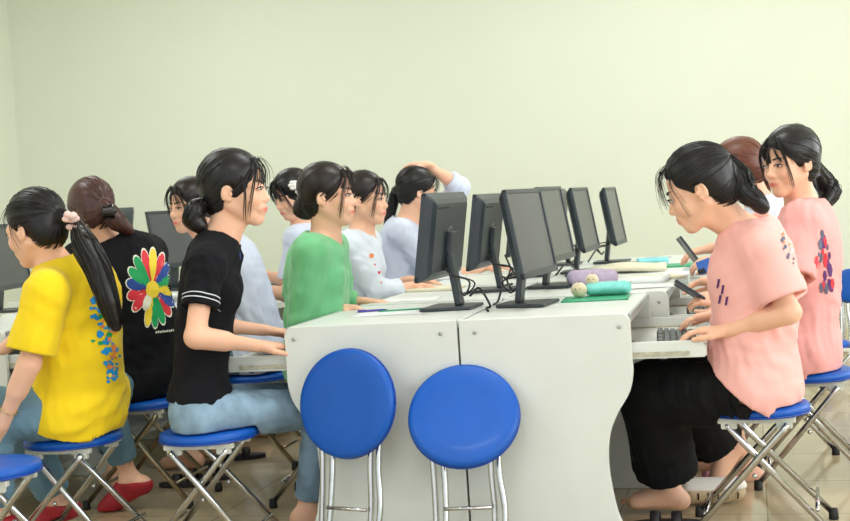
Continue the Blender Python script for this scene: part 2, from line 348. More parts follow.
def person(S):
    """S: joints in metres. fw body forward; returns the Empty and its parts"""
    seat = S.get('seat', .42); fw = un(A(S['fw'][0], S['fw'][1], 0)); L = A(-fw[1], fw[0], 0)
    Pv, N, H = (np.asarray(S[k], float) for k in ('pelvis', 'neck', 'head')); T = un(N-Pv)
    hs = S.get('hs', 1.03); hx = un(S['hf']); hz = un(S.get('hu', (0, 0, 1))-hx*np.dot(S.get('hu', (0, 0, 1)), hx)); hy = np.cross(hz, hx); HR = np.array([hx, hy, hz])
    loc = lambda x, y, z: H+(hx*x+hy*y+hz*z)*hs
    bend = S.get('bend', .03); Fv = np.cross(L, T)
    TR = np.array([un(Fv), L, T])
    W = Pv+(N-Pv)*.36-Fv*bend*.7; Cc = Pv+(N-Pv)*.70-Fv*bend; 
    tl = np.linalg.norm(N-Pv)/.50
    sh = {}; 
    for s, k in ((1, 'l'), (-1, 'r')):
        sh[k] = S.get('sh_'+k, N-T*.052*tl+L*s*S.get('sw', .150)-Fv*.012+np.asarray(S.get('shoff', (0, 0, 0)), float))
    ua, fa = S.get('ua', .27), S.get('fa', .235)
    el_, wr = {}, {}
    for k, s in (('l', 1), ('r', -1)):
        wr[k] = np.asarray(S['wr_'+k], float)
        el_[k] = np.asarray(S['el_'+k], float) if 'el_'+k in S else ik(sh[k], wr[k], ua, fa, A(0, 0, -1)-fw*.25+L*s*S.get('flare', .3))
    hip, kn, an = {}, {}, {}
    th, shn = S.get('th', .41), S.get('shin', .39)
    for k, s in (('l', 1), ('r', -1)):
        hip[k] = Pv+L*s*.085-T*.02; an[k] = np.asarray(S['an_'+k], float)
        kn[k] = np.asarray(S['kn_'+k], float) if 'kn_'+k in S else ik(hip[k], an[k], th, shn, A(0, 0, 1)+fw*.8)
    hand_boxes = []
    hfine = S.get('hf_', .0045); hc = S.get('hc_', .010)
    allp = np.array([Pv, N, H]+list(sh.values())+list(el_.values())+list(wr.values())+list(kn.values())+list(an.values()))
    lo = allp.min(0)-.20; hi = allp.max(0)+.20; lo[2] = max(lo[2], -.02); hi[2] = max(hi[2], H[2]+.17)
    fines = [(H-.14, H+.15)]
    for k in 'lr':
        if S.get('hand_'+k) and S['hand_'+k].get('fine', 1): 
            c = wr[k]+un(S['hand_'+k]['d'])*.07; fines.append((c-.10, c+.10))
    F = Field(lo, hi, fines, hfine, hc)
    # --- body
    g = S.get('girth', 1.)
    F.el(Pv, (.100*g, .150*g, .11), TR, .03); F.el(W, (.082*g, .118*g, .13*tl), TR, .05); F.el(Cc, (.092*g, .132*g, .15*tl), TR, .05)
    for s in (1, -1): F.el(Cc+Fv*.055+L*s*.062-T*.01, (.045, .05, .055), TR, .03)
    F.rc(N-T*.045+L*.07, sh['l'], .052, .047, .04); F.rc(N-T*.045-L*.07, sh['r'], .052, .047, .04)
    nb = loc(-.028, 0, -.045); F.rc(N-T*.03, nb, .050, .046, .03); F.rc(N-T*.05, N-T*.03, .07, .06, .04)
    F.rc(N-T*.02+Fv*.02, loc(.012, 0, -.075), .040, .034, .02)
    for k, s in (('l', 1), ('r', -1)):
        F.rc(sh[k], el_[k], .043*g, .033, .03); F.rc(el_[k], wr[k], .033, .0215, .015); F.rc(el_[k]+(wr[k]-el_[k])*.05, el_[k]+(wr[k]-el_[k])*.45, .034, .031, .02)
        F.rc(hip[k], kn[k], .082*g, .052, .03); F.rc(kn[k], an[k]+un(kn[k]-an[k])*.02, .050, .031, .03); mid = kn[k]*.68+an[k]*.32; cb = un(an[k]-kn[k]); bk = -un(fw-cb*np.dot(fw, cb))
        F.rc(kn[k]*.85+an[k]*.15+bk*.012, mid+bk*.016, .042, .044, .03)
        td = S.get('toe_'+k, fw); F_ = foot(F, an[k], td, S.get('fup_'+k, (0, 0, 1)))
        hd = S.get('hand_'+k)
        if hd: hand(F, wr[k], hd['d'], hd['n'], (1 if k == 'r' else -1)*hd.get('s', 1), hd.get('curl', .5), thumb=hd.get('thumb', .6), spread=hd.get('spread', 1.))
    sitcut(F, S, Pv, seat, .012)
    # --- head
    e = lambda c, r, k=.015, mode='u', R=HR: F.el(loc(*c), tuple(q*hs for q in r), R, k, mode)
    c2 = lambda a, b, ra, rb, k=.01, mode='u': F.rc(loc(*a), loc(*b), ra*hs, rb*hs, k, mode)
    e((-.014, 0, .035), (.092, .072, .080)); e((.030, 0, -.022), (.055, .053, .068), .02)
    for s in (1, -1):
        c2((-.006, s*.048, -.042), (.058, s*.012, -.088), .016, .014, .03)
        e((.055, s*.034, -.028), (.024, .022, .024), .025); c2((.060, s*.012, .018), (.060, s*.046, .014), .013, .010, .02)
    e((.064, 0, -.088), (.016, .018, .015), .02)
    for s in (1, -1): e((.090, s*.031, .001), (.014, .016, .0095), .012, 's')
    c2((.076, 0, .008), (.0925, 0, -.026), .0070, .0085, .012); e((.0935, 0, -.0295), (.0095, .0110, .0088), .010)
    for s in (1, -1): e((.0865, s*.0115, -.0335), (.0085, .0065, .0065), .006)
    e((.078, 0, -.058), (.014, .026, .020), .012)
    for s in (1, -1): c2((.0895, s*.004, -.0560), (.082, s*.018, -.0595), .0046, .0026, .005); c2((.0875, s*.002, -.0650), (.0805, s*.016, -.0615), .0052, .0028, .005)
    c2((.0940, -.02, -.0605), (.0940, .02, -.0605), .0020, .0020, .003, 's')
    for s in (1, -1):   # ears
        er = np.array([un(hx*.95+hy*s*(-.30)-hz*.18), un(hy*.97+hx*s*.30), un(hz+hx*.18)]); e((-.011, s*.072, -.008), (.0140, .0070, .0250), .006, 'u', er)
        c2((.0, s*.069, -.026), (-.002, s*.071, -.029), .008, .007, .006); e((-.008, s*.0815, -.002), (.0085, .0080, .0165), .003, 's', er); c2((.004, s*.074, -.008), (.006, s*.074, -.014), .005, .005, .004)
    pts_cut = S.get('body_cut')
    V, Q = F.mesh(); V = smooth_keep_biggest(V, Q, 1)
    lv = (V-H)@HR.T/hs
    tint = np.tile(SKL, (len(V), 1))*(1+.03*np.sin(V[:, :1]*37+V[:, 2:]*51))
    lm = np.clip(1.35-np.sqrt(((lv[:, 0]-.086)/.018)**2+(lv[:, 1]/.0215)**2+((lv[:, 2]+.0605)/.0085)**2), 0, 1)[:, None]
    bl = sum(np.clip(1-np.linalg.norm((lv-A(.072, s*.038, -.030))/A(.03, .022, .022), axis=1), 0, 1) for s in (1, -1))[:, None]*.5
    tint = tint*(1-bl)+BLU*bl; tint = tint*(1-lm)+LIPL*lm
    base = A(Pv[0], Pv[1], 0)
    root = thing('person', tuple(base), S['label'], 'person', S.get('group'))
    body = link('body', mesh_from(V-base, Q, True, 'body', tint), root, M['skin'])
    R = dict(root=root, body=body, base=base, loc=loc, HR=HR, H=H, hs=hs, sh=sh, el=el_, wr=wr, kn=kn, an=an, Pv=Pv, N=N, W=W, Cc=Cc, T=T, L=L, Fv=Fv, TR=TR)
    # --- eyes, brows
    if S.get('face', 1):
        Rm = Matrix(HR.T.tolist())
        for s in (1, -1):
            b = MB(); cc = loc(.0800, s*.0305, .0005); tilt = np.array([un(hx*.93+hy*s*.36), un(hy*.93-hx*s*.36), hz]); Rt = Matrix(tilt.T.tolist())
            b.ball(cc-base, .0136*hs, (.62, 1, .33), 14, Rt); b.mi = 1
            b.ball(cc+tilt[0]*.0040*hs-base, .0068*hs, (.70, 1, .70), 12, Rt)
            w = -1
            b.build('eye', [M['eyew'], M['eyed']], root)
            t = MB(); q = [loc(.0800+.0085*math.cos(a)-.006*abs(math.cos(a))*0-.010*(abs(a-math.pi/2)/1.57)**2*1.0+.0005, s*(.0305+.0150*math.cos(a)), .0005+.0068*math.sin(a)) for a in np.linspace(.0, math.pi, 9)]
            q = [cc+tilt[0]*(.0085*math.sin(a)+.0012)*hs+tilt[1]*.0148*math.cos(a)*hs+hz*.0064*math.sin(a)*hs for a in np.linspace(0.05, math.pi-.05, 9)]
            t.tube([x-base for x in q], .0017*hs, 6); t.build('eyelash', M['eyed'], root)
            t = MB(); q = [loc(.0855-.016*((y-.012)/.036)**2, s*y, .0205+.005*math.sin((y-.010)/.040*2.4)) for y in np.linspace(.012, .048, 8)]
            V_, F_ = tube_geo([x-base for x in q], np.array([.0024, .0030, .003, .0028, .0025, .0021, .0016, .0009])*hs, 0, 6); t.add(V_, F_, True); t.build('eyebrow', M['brow'], root)
    make_hair(S, R)
    return R
def make_hair(S, R):
    h = S['hair']; loc, H, HR, hs, base = R['loc'], R['H'], R['HR'], R['hs'], R['base']; m = M[h.get('mat', 'hair')]
    tie = A(*h.get('tie', (-.10, 0, -.045))); fine = h.get('h', .004)
    tail = [np.asarray(p, float) for p in h.get('tail', [])]; tr = h.get('tail_r', [])
    bbp = np.array([H-.16*hs, H+.16*hs]+tail); lo = bbp.min(0)-.06; hi = bbp.max(0)+.06
    F = Field(lo, hi, [(lo, hi)], fine, fine)
    c = A(-.016, 0, .038); r = A(.102, .0805, .0900)*h.get('vol', 1.)
    pn = A(.762, 0, -.646); pn = un(A(*h['plane_n'])) if 'plane_n' in h else pn; pp = A(*h.get('plane_p', (.079, 0, .070)))
    F.el(loc(*c), r*hs, HR, .0); F.el(loc(-.050, 0, -.012), A(.058, .066, .070)*hs, HR, .02)
    w = lambda v: HR.T@v
    # hairline: softly wavy front plane, then ear and nape openings
    lo_h, hi_h = H-.2, H+.2
    def cut(X, Y, Z):
        x, y, z = [((X-H[0])*HR[i][0]+(Y-H[1])*HR[i][1]+(Z-H[2])*HR[i][2])/hs for i in range(3)]
        d = (x-pp[0])*pn[0]+(z-pp[2])*pn[2]-.010*np.clip(np.abs(y)-.045, 0, 1)/.03+.003*np.sin(y*190)+.004*np.sin(z*120+1)
        return d*hs
    sl = F.sl(lo_h, hi_h); X, Y, Z = F.xyz(sl); dd = cut(X, Y, Z); F.D[sl] = np.maximum(F.D[sl]+.0075*np.exp(np.minimum(dd, 0)/.016), dd).astype(np.float32)
    for s in (1, -1): F.el(loc(.004, s*.090, -.014), A(.026, .030, .034)*hs, HR, .010, 's')
    F.rc(loc(.02, 0, -.11), loc(-.045, 0, -.095), .040*hs, .040*hs, .01, 's')
    if 'extra' in h:
        for a, b, ra, rb in h['extra']: F.rc(loc(*a), loc(*b), ra*hs, rb*hs, .02)
    T0 = loc(*tie)
    strands = []
    if tail:
        pts = bez([T0]+tail, 18); rr = np.interp(np.linspace(0, 1, 18), np.linspace(0, 1, len(tr)), tr)
        for i in range(17): F.rc(pts[i], pts[i+1], rr[i]*.88, rr[i+1]*.88, .012)
    V, Q = F.mesh(); V = smooth_keep_biggest(V, Q, 1)
    geoV = [V-base]; geoF = [list(map(tuple, Q.tolist()))]; nv = len(V)
    def addtube(p, r0, r1=None, n=4):
        nonlocal nv
        v, f = tube_geo(p, r0, r1 if r1 is not None else r0, n); geoV.append(v-base); geoF.append([tuple(i+nv for i in q) for q in f]); nv += len(v)
    rg = np.random.default_rng(S.get('seed', 1)); ns = h.get('strands', 110)
    tu = (tie-c)/r; tu /= np.linalg.norm(tu)
    cntr = 0
    for _ in range(ns*30):
        if cntr >= ns: break
        u = rg.normal(size=3); u /= np.linalg.norm(u); p = c+u*r; d = np.dot(p-pp, pn)-.010*max(abs(p[1])-.045, 0)/.03
        near = cntr < ns*.6
        if d > -.002 or (near and d < -.012) or p[2] < (-.05 if p[0] > -.03 else -.085): continue
        if abs(p[1]) > .055 and (p[0]-.004)**2/.028**2+(p[2]+.014)**2/.038**2 < 1: continue
        om = math.acos(np.clip(np.dot(u, tu), -1, 1)); 
        if om < .25: continue
        q = []
        for t in np.linspace(0, 1, 11):
            v = (math.sin((1-t)*om)*u+math.sin(t*om)*tu)/math.sin(om); v = v*(1+.014*math.sin(math.pi*t)*rg.uniform(.2, 1)); pl = c+v*r*(1-.004-.062*math.exp(-t*om/.16)); o2 = A(-.050, 0, -.012); r2 = A(.058, .066, .070); k2 = np.linalg.norm((pl-o2)/r2)
            if k2 < 1.012: pl = o2+(pl-o2)*(1.012-.03*math.exp(-t*om/.10))/k2
            q.append(loc(*pl))
        addtube(np.array(q), np.interp(np.linspace(0, 1, 11), [0, .2, 1], [.0007, rg.uniform(.0016, .0030), .0018])*hs); cntr += 1
    if tail:
        pts = bez([T0]+tail, 16); rr = np.interp(np.linspace(0, 1, 16), np.linspace(0, 1, len(tr)), tr)
        Tt = np.gradient(pts, axis=0); 
        for _ in range(h.get('tail_strands', 90)):
            o = un(rg.normal(size=3)); ph = rg.uniform(0, 6); k = rg.uniform(.86, 1.12)*(1 if rg.random() > .12 else 1.18); end = rg.uniform(.75, 1.1)
            q = []
            for i in range(16):
                t = un(Tt[i]); oo = o-t*np.dot(o, t); q.append(pts[i]+un(oo)*rr[i]*k*(.96+.06*math.sin(ph+i*.6)))
            addtube(np.array(q), np.interp(np.linspace(0, 1, 16), [0, .3, 1], [.0015, rg.uniform(.0018, .0032), .0005]))
    for lk in h.get('locks', []):
        pts0 = [A(*p) for p in lk[0]]; n = lk[1]; sp = lk[2]; rad = lk[3] if len(lk) > 3 else .0012
        for _ in range(n):
            j = rg.normal(size=3)*sp; j2 = rg.normal(size=3)*sp*2.
            q = bez([loc(*(p+j*(1-i/(len(pts0)-1))+(j+j2)*(i/(len(pts0)-1)))) for i, p in enumerate(pts0)], 12)
            addtube(q, np.interp(np.linspace(0, 1, 12), [0, .3, 1], [rad, rad, .0003])*hs)
    me = mesh_from(np.concatenate(geoV), [f for g_ in geoF for f in g_], True, 'hair')
    R['hair'] = link('hair', me, R['root'], m)
def garment(R, S, name, m, kind, **k):
    """kind: shirt or trousers, grown around the body with folds, openings at neck, cuffs and hem"""
    base, TR, T, L, Fv, Pv, N, W, Cc = (R[q] for q in ('base', 'TR', 'T', 'L', 'Fv', 'Pv', 'N', 'W', 'Cc'))
    g = S.get('girth', 1.); t = k.get('loose', .022); seat = S.get('seat', .42); hcell = k.get('h', .0075); tl = np.linalg.norm(N-Pv)/.50
    sh, el_, wr, kn, an = (R[q] for q in ('sh', 'el', 'wr', 'kn', 'an'))
    if kind == 'shirt':
        pts = np.array([Pv, N]+list(sh.values())+list(el_.values())+(list(wr.values()) if k.get('sleeve', .6) > 1 else []))
        lo = pts.min(0)-.19; hi = pts.max(0)+.17; F = Field(lo, hi, [(lo, hi)], hcell, hcell)
        F.el(Cc, (.092*g+t, .132*g+t*.9, .16*tl+t), TR, .0); F.el(W, (.085*g+t*1.25, .122*g+t*1.3, .15*tl), TR, .06)
        F.el(Pv, (.116*g+t*1.1+k.get('hip', 0), .164*g+t*1.1+k.get('hip', 0), .125+t*1.4), TR, .06)
        for s in (1, -1): F.el(Cc+Fv*.058+L*s*.060-T*.01, (.047+t*.5, .052+t*.4, .058+t*.4), TR, .05)
        F.rc(N-T*.055, N-T*.035, .084, .070, .03)
        for a, b, ra, rb in k.get('drape', []): F.rc(a, b, ra, rb, .06)
        sl = k.get('sleeve', .6); big = F.D; F.fold(k.get('fold', .006)*.55, T, k.get('ff', 120), S.get('seed', 1)); F.fold(k.get('fold', .006)*.8, T*.8+Fv*.7, k.get('ff', 120)*.55, S.get('seed', 1)+9); F.fold(k.get('fold', .006)*.5, T*.5-Fv*.9, k.get('ff', 120)*.8, S.get('seed', 1)+19); F.D = np.full_like(big, .08)
        for q in 'lr':
            s = 1 if q == 'l' else -1
            F.rc(N-T*.048+L*s*.06, sh[q], .061, .054+t*.35, .045)
            a, b = sh[q], el_[q]
            if sl <= 1:
                e = a+(b-a)*sl; F.rc(a, e+un(b-a)*.03, .050+t*.5, k.get('cuff', .060), .035)
            else:
                F.rc(a, b, .048+t*.5, .043+t*.35, .035); f = (sl-1); e = b+(wr[q]-b)*f; F.rc(b, e+un(wr[q]-b)*.02, .043+t*.35, k.get('cuff', .034), .02)
        F.fold(k.get('fold', .006)*.8, un(el_['l']-sh['l']), k.get('ff', 120), S.get('seed', 1)+2)
        for q in 'lr':
            a, b = (sh[q], el_[q]) if sl <= 1 else (el_[q], wr[q]); f = sl if sl <= 1 else sl-1; e = a+(b-a)*f; d = un(b-a); c = k.get('cuff', .060 if sl <= 1 else .034)
            # open cuff: cut across, then hollow
            w = c+.03; X0 = e+d*.06
            F.op(X0-w-.05, X0+w+.05, lambda X, Y, Z, e=e, d=d, w=w: np.maximum(-((X-e[0])*d[0]+(Y-e[1])*d[1]+(Z-e[2])*d[2]), np.maximum(((X-e[0])*d[0]+(Y-e[1])*d[1]+(Z-e[2])*d[2])-.12, np.sqrt(np.maximum((X-e[0])**2+(Y-e[1])**2+(Z-e[2])**2-((X-e[0])*d[0]+(Y-e[1])*d[1]+(Z-e[2])*d[2])**2, 0))-w-.01)), 0, 's')
            F.rc(e-d*.024, e+d*.05, c-.021, c-.014, .0, 's')
        F.D = smn(big, F.D, .035); nr = k.get('neck', .066); F.rc(N-T*.016+Fv*.004, N+T*.10+Fv*.02, nr, nr+.05, .006, 's')
        if k.get('vneck'): F.rc(N-T*.02+Fv*.05, N-T*k['vneck']+Fv*.12, .03, .012, .004, 's')
        hem = k.get('hem', (Pv-T*.10, -T)); F.plane(hem[0], hem[1])
    else:
        wide = k.get('wide', 0.); hemf = k.get('hemf', .95)
        pts = np.array([Pv]+list(kn.values())+list(an.values())); lo = pts.min(0)-.19; hi = pts.max(0)+.19; F = Field(lo, hi, [(lo, hi)], hcell, hcell)
        t = k.get('loose', .010)
        F.el(Pv-T*.01, (.106*g+t, .152*g+t, .12+t), TR, 0)
        for q in 'lr':
            s = 1 if q == 'l' else -1; hip = Pv+L*s*.085-T*.02
            F.rc(hip, kn[q], .086*g+t, .063+t+wide*.6, .04); e = kn[q]+(an[q]-kn[q])*hemf
            F.rc(kn[q], e+un(an[q]-kn[q])*.02, .062+t+wide*.55, k.get('cuff', .045)+wide, .03)
        F.fold(k.get('fold', .005), k.get('fd', (0, 0, 1)), k.get('ff', 110), S.get('seed', 1)+5)
        for q in 'lr':
            e = kn[q]+(an[q]-kn[q])*hemf; d = un(an[q]-kn[q]); c = k.get('cuff', .045)+wide; w = c+.03
            F.op(e-w-.06, e+w+.06+d*.1, lambda X, Y, Z, e=e, d=d, w=w: np.maximum(-((X-e[0])*d[0]+(Y-e[1])*d[1]+(Z-e[2])*d[2]), np.sqrt(np.maximum((X-e[0])**2+(Y-e[1])**2+(Z-e[2])**2-((X-e[0])*d[0]+(Y-e[1])*d[1]+(Z-e[2])*d[2])**2, 0))-w-.01), 0, 's')
            F.rc(e-d*.03, e+d*.03, c-.012, c-.010, 0, 's')
        p0 = Pv+T*k.get('top', .06)
        F.op(Pv-.35, Pv+.35, lambda X, Y, Z: np.minimum((X-p0[0])*T[0]+(Y-p0[1])*T[1]+(Z-p0[2])*T[2], .10-((X-Pv[0])*Fv[0]+(Y-Pv[1])*Fv[1]+(Z-Pv[2])*Fv[2])), 0, 'i')
    # flattened where it rests on the stool
    if k.get('sit', 1): sitcut(F, S, Pv, seat, .003)
    V, Q = F.mesh(); V = smooth_keep_biggest(V, Q, k.get('it', 1))
    o = link(name, mesh_from(V-base, Q, True, name), R['root'], m); R[name] = o
    return o
def bvh(o):
    me = o.data; V = [v.co.copy() for v in me.vertices]; return BVHTree.FromPolygons(V, [p.vertices[:] for p in me.polygons])
def decal(R, target, name, shapes, org, u, v, m, off=.0022, par=None):
    """flat prints laid onto the cloth: shapes are star-convex outlines [(u,v)..] with material index"""
    t = bvh(target); base = Vector(R['base']); u = un(u); v = un(v); n = np.cross(u, v); b = MB()
    for mi, poly in shapes:
        b.mi = mi; poly = np.array(poly, float); c = poly.mean(0); rings = 4; n_ = len(poly); V = []; ok = []
        for fr in [0]+[(i+1)/rings for i in range(rings)]:
            for p in ([c] if fr == 0 else c+(poly-c)*fr):
                w = np.asarray(org)+u*p[0]+v*p[1]+n*.25; hit = t.ray_cast(Vector(w)-base, Vector(-n))
                if hit[0] is None or hit[3] > .42: V.append((0, 0, 0)); ok.append(False)
                else: V.append(tuple(hit[0]+hit[1]*(off+.0004*mi))); ok.append(True)
        Fq = [(0, 1+k, 1+(k+1) % n_) for k in range(n_)]
        for r_ in range(rings-1):
            a = 1+r_*n_; c_ = a+n_; Fq += [(a+k, c_+k, c_+(k+1) % n_, a+(k+1) % n_) for k in range(n_)]
        Fq = [f for f in Fq if all(ok[i] for i in f) and max((Vector(V[i])-Vector(V[f[0]])).length for i in f) < .06]
        if Fq: b.add(V, Fq, True)
    if b.F: return b.build(name, m, par or R['root'])
def band_loop(R, target, name, c, d, rad, m, w=.003, n=48):
    """ribbon around a sleeve: ring of rays towards the axis"""
    t = bvh(target); base = Vector(R['base']); d = un(d); a = un(np.cross(d, (0, 0, 1) if abs(d[2]) < .9 else (1, 0, 0))); e = np.cross(d, a); b = MB(); V = []
    for i in range(n):
        an = 2*math.pi*i/n; o = a*math.cos(an)+e*math.sin(an)
        for z in (-w/2, w/2):
            h = t.ray_cast(Vector(np.asarray(c)+d*z+o*rad)-base, Vector(-o)); V.append(tuple(h[0]+Vector(o)*.0025) if h[0] is not None else tuple(Vector(np.asarray(c)+d*z+o*.05)-base))
    F = [(2*i, 2*i+1, (2*i+3) % (2*n), (2*i+2) % (2*n)) for i in range(n)]
    b.add(V, F, True); return b.build(name, m, R['root'])
# ------------------------------------------------------------ the room
def struct(name, mb, m, parent=None):
    o = mb.build(name, m, parent)
    if parent is None: o['kind'] = 'structure'
    return o
XW, YW, XR, ZC = -5.48, 9.05, 3.2, 3.3
def wall_mat():
    m = mat('painted_plaster', (224, 229, 211), .85, noise=.015, nscale=1.5, bump=.08, bscale=120); return m
def floor_mat():
    m = bpy.data.materials.new('glossy_tan_tiles'); m.use_nodes = True; nt = m.node_tree; b = nt.nodes['Principled BSDF']
    tc = nt.nodes.new('ShaderNodeTexCoord'); br = nt.nodes.new('ShaderNodeTexBrick'); nt.links.new(tc.outputs['Object'], br.inputs['Vector'])
    br.offset = 0; br.inputs['Scale'].default_value = 1; br.inputs['Brick Width'].default_value = .5; br.inputs['Row Height'].default_value = .5; br.inputs['Mortar Size'].default_value = .003
    br.inputs['Color1'].default_value = lin((188, 172, 140)); br.inputs['Color2'].default_value = lin((182, 165, 133)); br.inputs['Mortar'].default_value = lin((150, 132, 100))
    n = nt.nodes.new('ShaderNodeTexNoise'); n.inputs['Scale'].default_value = 6; n.inputs['Detail'].default_value = 6; nt.links.new(tc.outputs['Object'], n.inputs['Vector'])
    mr = nt.nodes.new('ShaderNodeMapRange'); mr.inputs[3].default_value = .85; mr.inputs[4].default_value = 1.1; nt.links.new(n.outputs[0], mr.inputs[0])
    mx = nt.nodes.new('ShaderNodeMix'); mx.data_type = 'RGBA'; mx.blend_type = 'MULTIPLY'; mx.inputs[0].default_value = 1; nt.links.new(br.outputs[0], mx.inputs[6]); nt.links.new(mr.outputs[0], mx.inputs[7])
    nt.links.new(mx.outputs[2], b.inputs['Base Color']); b.inputs['Roughness'].default_value = .12; b.inputs['Specular IOR Level'].default_value = .6
    return m
WM = wall_mat()
struct('floor', MB().box(((XW+XR)/2, 3.4, -.05), (XR-XW, 11.5, .1)), floor_mat())
struct('ceiling', MB().box(((XW+XR)/2, 3.4, ZC+.05), (XR-XW+.2, 11.5, .1)), mat('ceiling_paint', (240, 240, 232), .9))
struct('wall_back', MB().box(((XW+XR)/2, YW+.075, ZC/2), (XR-XW+.3, .15, ZC)), WM)
struct('wall_left', MB().box((XW-.075, 3.4, ZC/2), (.15, 11.5, ZC)), WM)
# right wall with two large windows
wr_ = MB(); wins = [(-1.6, 1.6), (2.4, 5.0), (5.8, 8.3)]; z0, z1 = .9, 2.7
wr_.box((XR+.075, 3.4, z0/2), (.15, 11.5, z0)); wr_.box((XR+.075, 3.4, (z1+ZC)/2), (.15, 11.5, ZC-z1))
ys = [-2.35]+[q for w_ in wins for q in w_]+[YW]
for i in range(0, len(ys), 2): wr_.box((XR+.075, (ys[i]+ys[i+1])/2, (z0+z1)/2), (.15, ys[i+1]-ys[i], z1-z0))
struct('wall_right', wr_, WM)
wf = mat('white_window_frame', (235, 236, 232), .4)
for i, (a, b) in enumerate(wins):
    f = MB(); 
    for y in (a+.03, (a+b)/2, b-.03): f.box((XR+.06, y, (z0+z1)/2), (.06, .06, z1-z0))
    for z in (z0+.03, z1-.03): f.box((XR+.06, (a+b)/2, z), (.06, b-a, .06))
    o = f.build('window_%d' % (i+1), wf); o['kind'] = 'structure'
bb = mat('cream_tile_base', (222, 214, 186), .25)
struct('baseboard_back', MB().box(((XW+XR)/2, YW-.008, .06), (XR-XW, .014, .12), bev=.003), bb)
struct('baseboard_left', MB().box((XW+.008, 3.4, .06), (.014, 11.2, .12), bev=.003), bb)
lampm = bpy.data.materials.new('added_lamp_glow'); lampm.use_nodes = True; q = lampm.node_tree.nodes['Principled BSDF']; q.inputs['Emission Color'].default_value = (1, .98, .94, 1); q.inputs['Emission Strength'].default_value = 6  # glow for the diffusers of the added, unseen ceiling lamps
# ------------------------------------------------------------ desks
def rounded(x0, x1, z0, z1, r=.03, n=5, corners=(0, 0, 1, 1)):
    P_ = []
    for (cx, cz, a0, on) in ((x0, z0, 180, corners[0]), (x1, z0, 270, corners[1]), (x1, z1, 0, corners[2]), (x0, z1, 90, corners[3])):
        sx = 1 if cx == x0 else -1; sz = 1 if cz == z0 else -1
        if not on: P_.append((cx, cz)); continue
        for k in range(n+1):
            a = math.radians(a0+90*k/n); P_.append((cx+sx*r+r*math.cos(a), cz+sz*r+r*math.sin(a)))
    return P_
def panel_poly(xi, xo, z1=.742):
    """xi inner edge, xo user-side edge: the user side is scooped inward below"""
    s = 1 if xo > xi else -1; pts = [(xi, .0), (xi, z1)]
    r = .03
    for k in range(7): a = math.radians(90-90*k/6); pts.append((xo-s*r+s*r*math.cos(a), z1-r+r*math.sin(a)))
    for x, z in bez([(xo, .60, 0), (xo, .55, 0), (xo-s*.015, .49, 0), (xo-s*.058, .42, 0), (xo-s*.085, .35, 0), (xo-s*.092, .25, 0), (xo-s*.075, .12, 0), (xo-s*.05, .05, 0), (xo-s*.045, 0, 0)], 30)[:, :2]: pts.append((x, z))
    return pts
def make_desk(label, group, xi, xo, Y0, LY, tray=.222):
    s = 1 if xo > xi else -1; base = (xo, Y0, 0)
    root = thing('computer_desk', base, label, 'desk', group); off = base
    bd = lambda mb, n, m, p=root: mb.build(n, m, p, off if p is root else None)
    for y in (Y0, Y0+LY-.026):
        pan = bd(MB().prism(panel_poly(xi+s*.002, xo), y, y+.022, 'Y', .003), 'end_panel', M['desk'])
        if y == Y0:
            for dx in (.035, abs(xo-xi)-.055):
                b = MB(); b.lathe([(.0001, 0), (.0055, .0), (.0065, .001), (.0065, .003), (.0001, .0031)], (xo-s*dx-base[0], y-.003-base[1], .70), Matrix.Rotation(math.radians(90), 3, 'X'), 14); b.build('screw', M['screw'], pan)
    pb = []; t_ = .004
    bd(MB().box(((xi+xo)/2+s*.002, Y0+LY/2, .724), (abs(xo-xi)-.006, LY-.052, .024), bev=.003), 'worktop', M['desktop'])
    e = MB(); e.box((xo-s*.004, Y0+LY/2, .724), (.010, LY-.052, .028), bev=.002); bd(e, 'edge_band', M['band'])
    bd(MB().box((xi+s*.03, Y0+LY/2, .40), (.016, LY-.054, .60), bev=.002), 'modesty_panel', M['desk'])
    bd(MB().box((xi+s*.22, Y0+LY/2, .085), (.30, LY-.056, .02), bev=.002), 'foot_shelf', M['desk'])
    # sliding keyboard tray
    tx0, tx1 = xo-s*.28, xo+s*tray; tr = bd(MB().box(((tx0+tx1)/2, Y0+LY/2, .600), (abs(tx1-tx0), LY-.08, .016), bev=.003), 'keyboard_tray', M['desk'])
    for y in (Y0+.034, Y0+LY-.036):
        sd = MB().prism([(tx0-base[0], .592), (tx1-base[0], .592), (tx1-base[0], .636), (tx1-s*.004-base[0], .645), (tx0-base[0], .645)], y-.007-base[1], y+.007-base[1], 'Y', .002); sd.build('tray_side', M['desk'], tr)
        sd = MB().box(((tx0+tx1)/2-s*.02-base[0], y-.010-base[1], .607), (abs(tx1-tx0)-.05, .006, .014), bev=.001)
        for k in range(5): sd.box(((tx0+tx1)/2-s*(.08-.045*k)-base[0], y-.014-base[1], .607), (.006, .003, .006))
        sd.build('slide_rail', M['rail'], tr)
    MB().box((tx1-base[0], LY/2, .612), (.012, LY-.08, .036), bev=.003).build('tray_lip', M['desk'], tr)
    return root
XS = -.9425
GL, GR, GF = 'white desks in the left line of the centre block', 'white desks in the right line of the centre block', 'white desks of the left block'
make_desk('white computer desk nearest the camera in the left line, blue stool leaning on it', GL, XS, -1.538, 4.09, .835)
make_desk('white computer desk nearest the camera in the right line, keyboard tray out', GR, XS+.003, -.386, 4.09, .835)
for k in range(1, 4):
    w = ('second', 'third', 'farthest')[k-1]
    make_desk('white computer desk, %s from the camera in the left line' % w, GL, XS, -1.517, 4.09+.84*k, .835)
    make_desk('white computer desk, %s from the camera in the right line' % w, GR, XS+.003, -.318, 4.09+.84*k, .835)
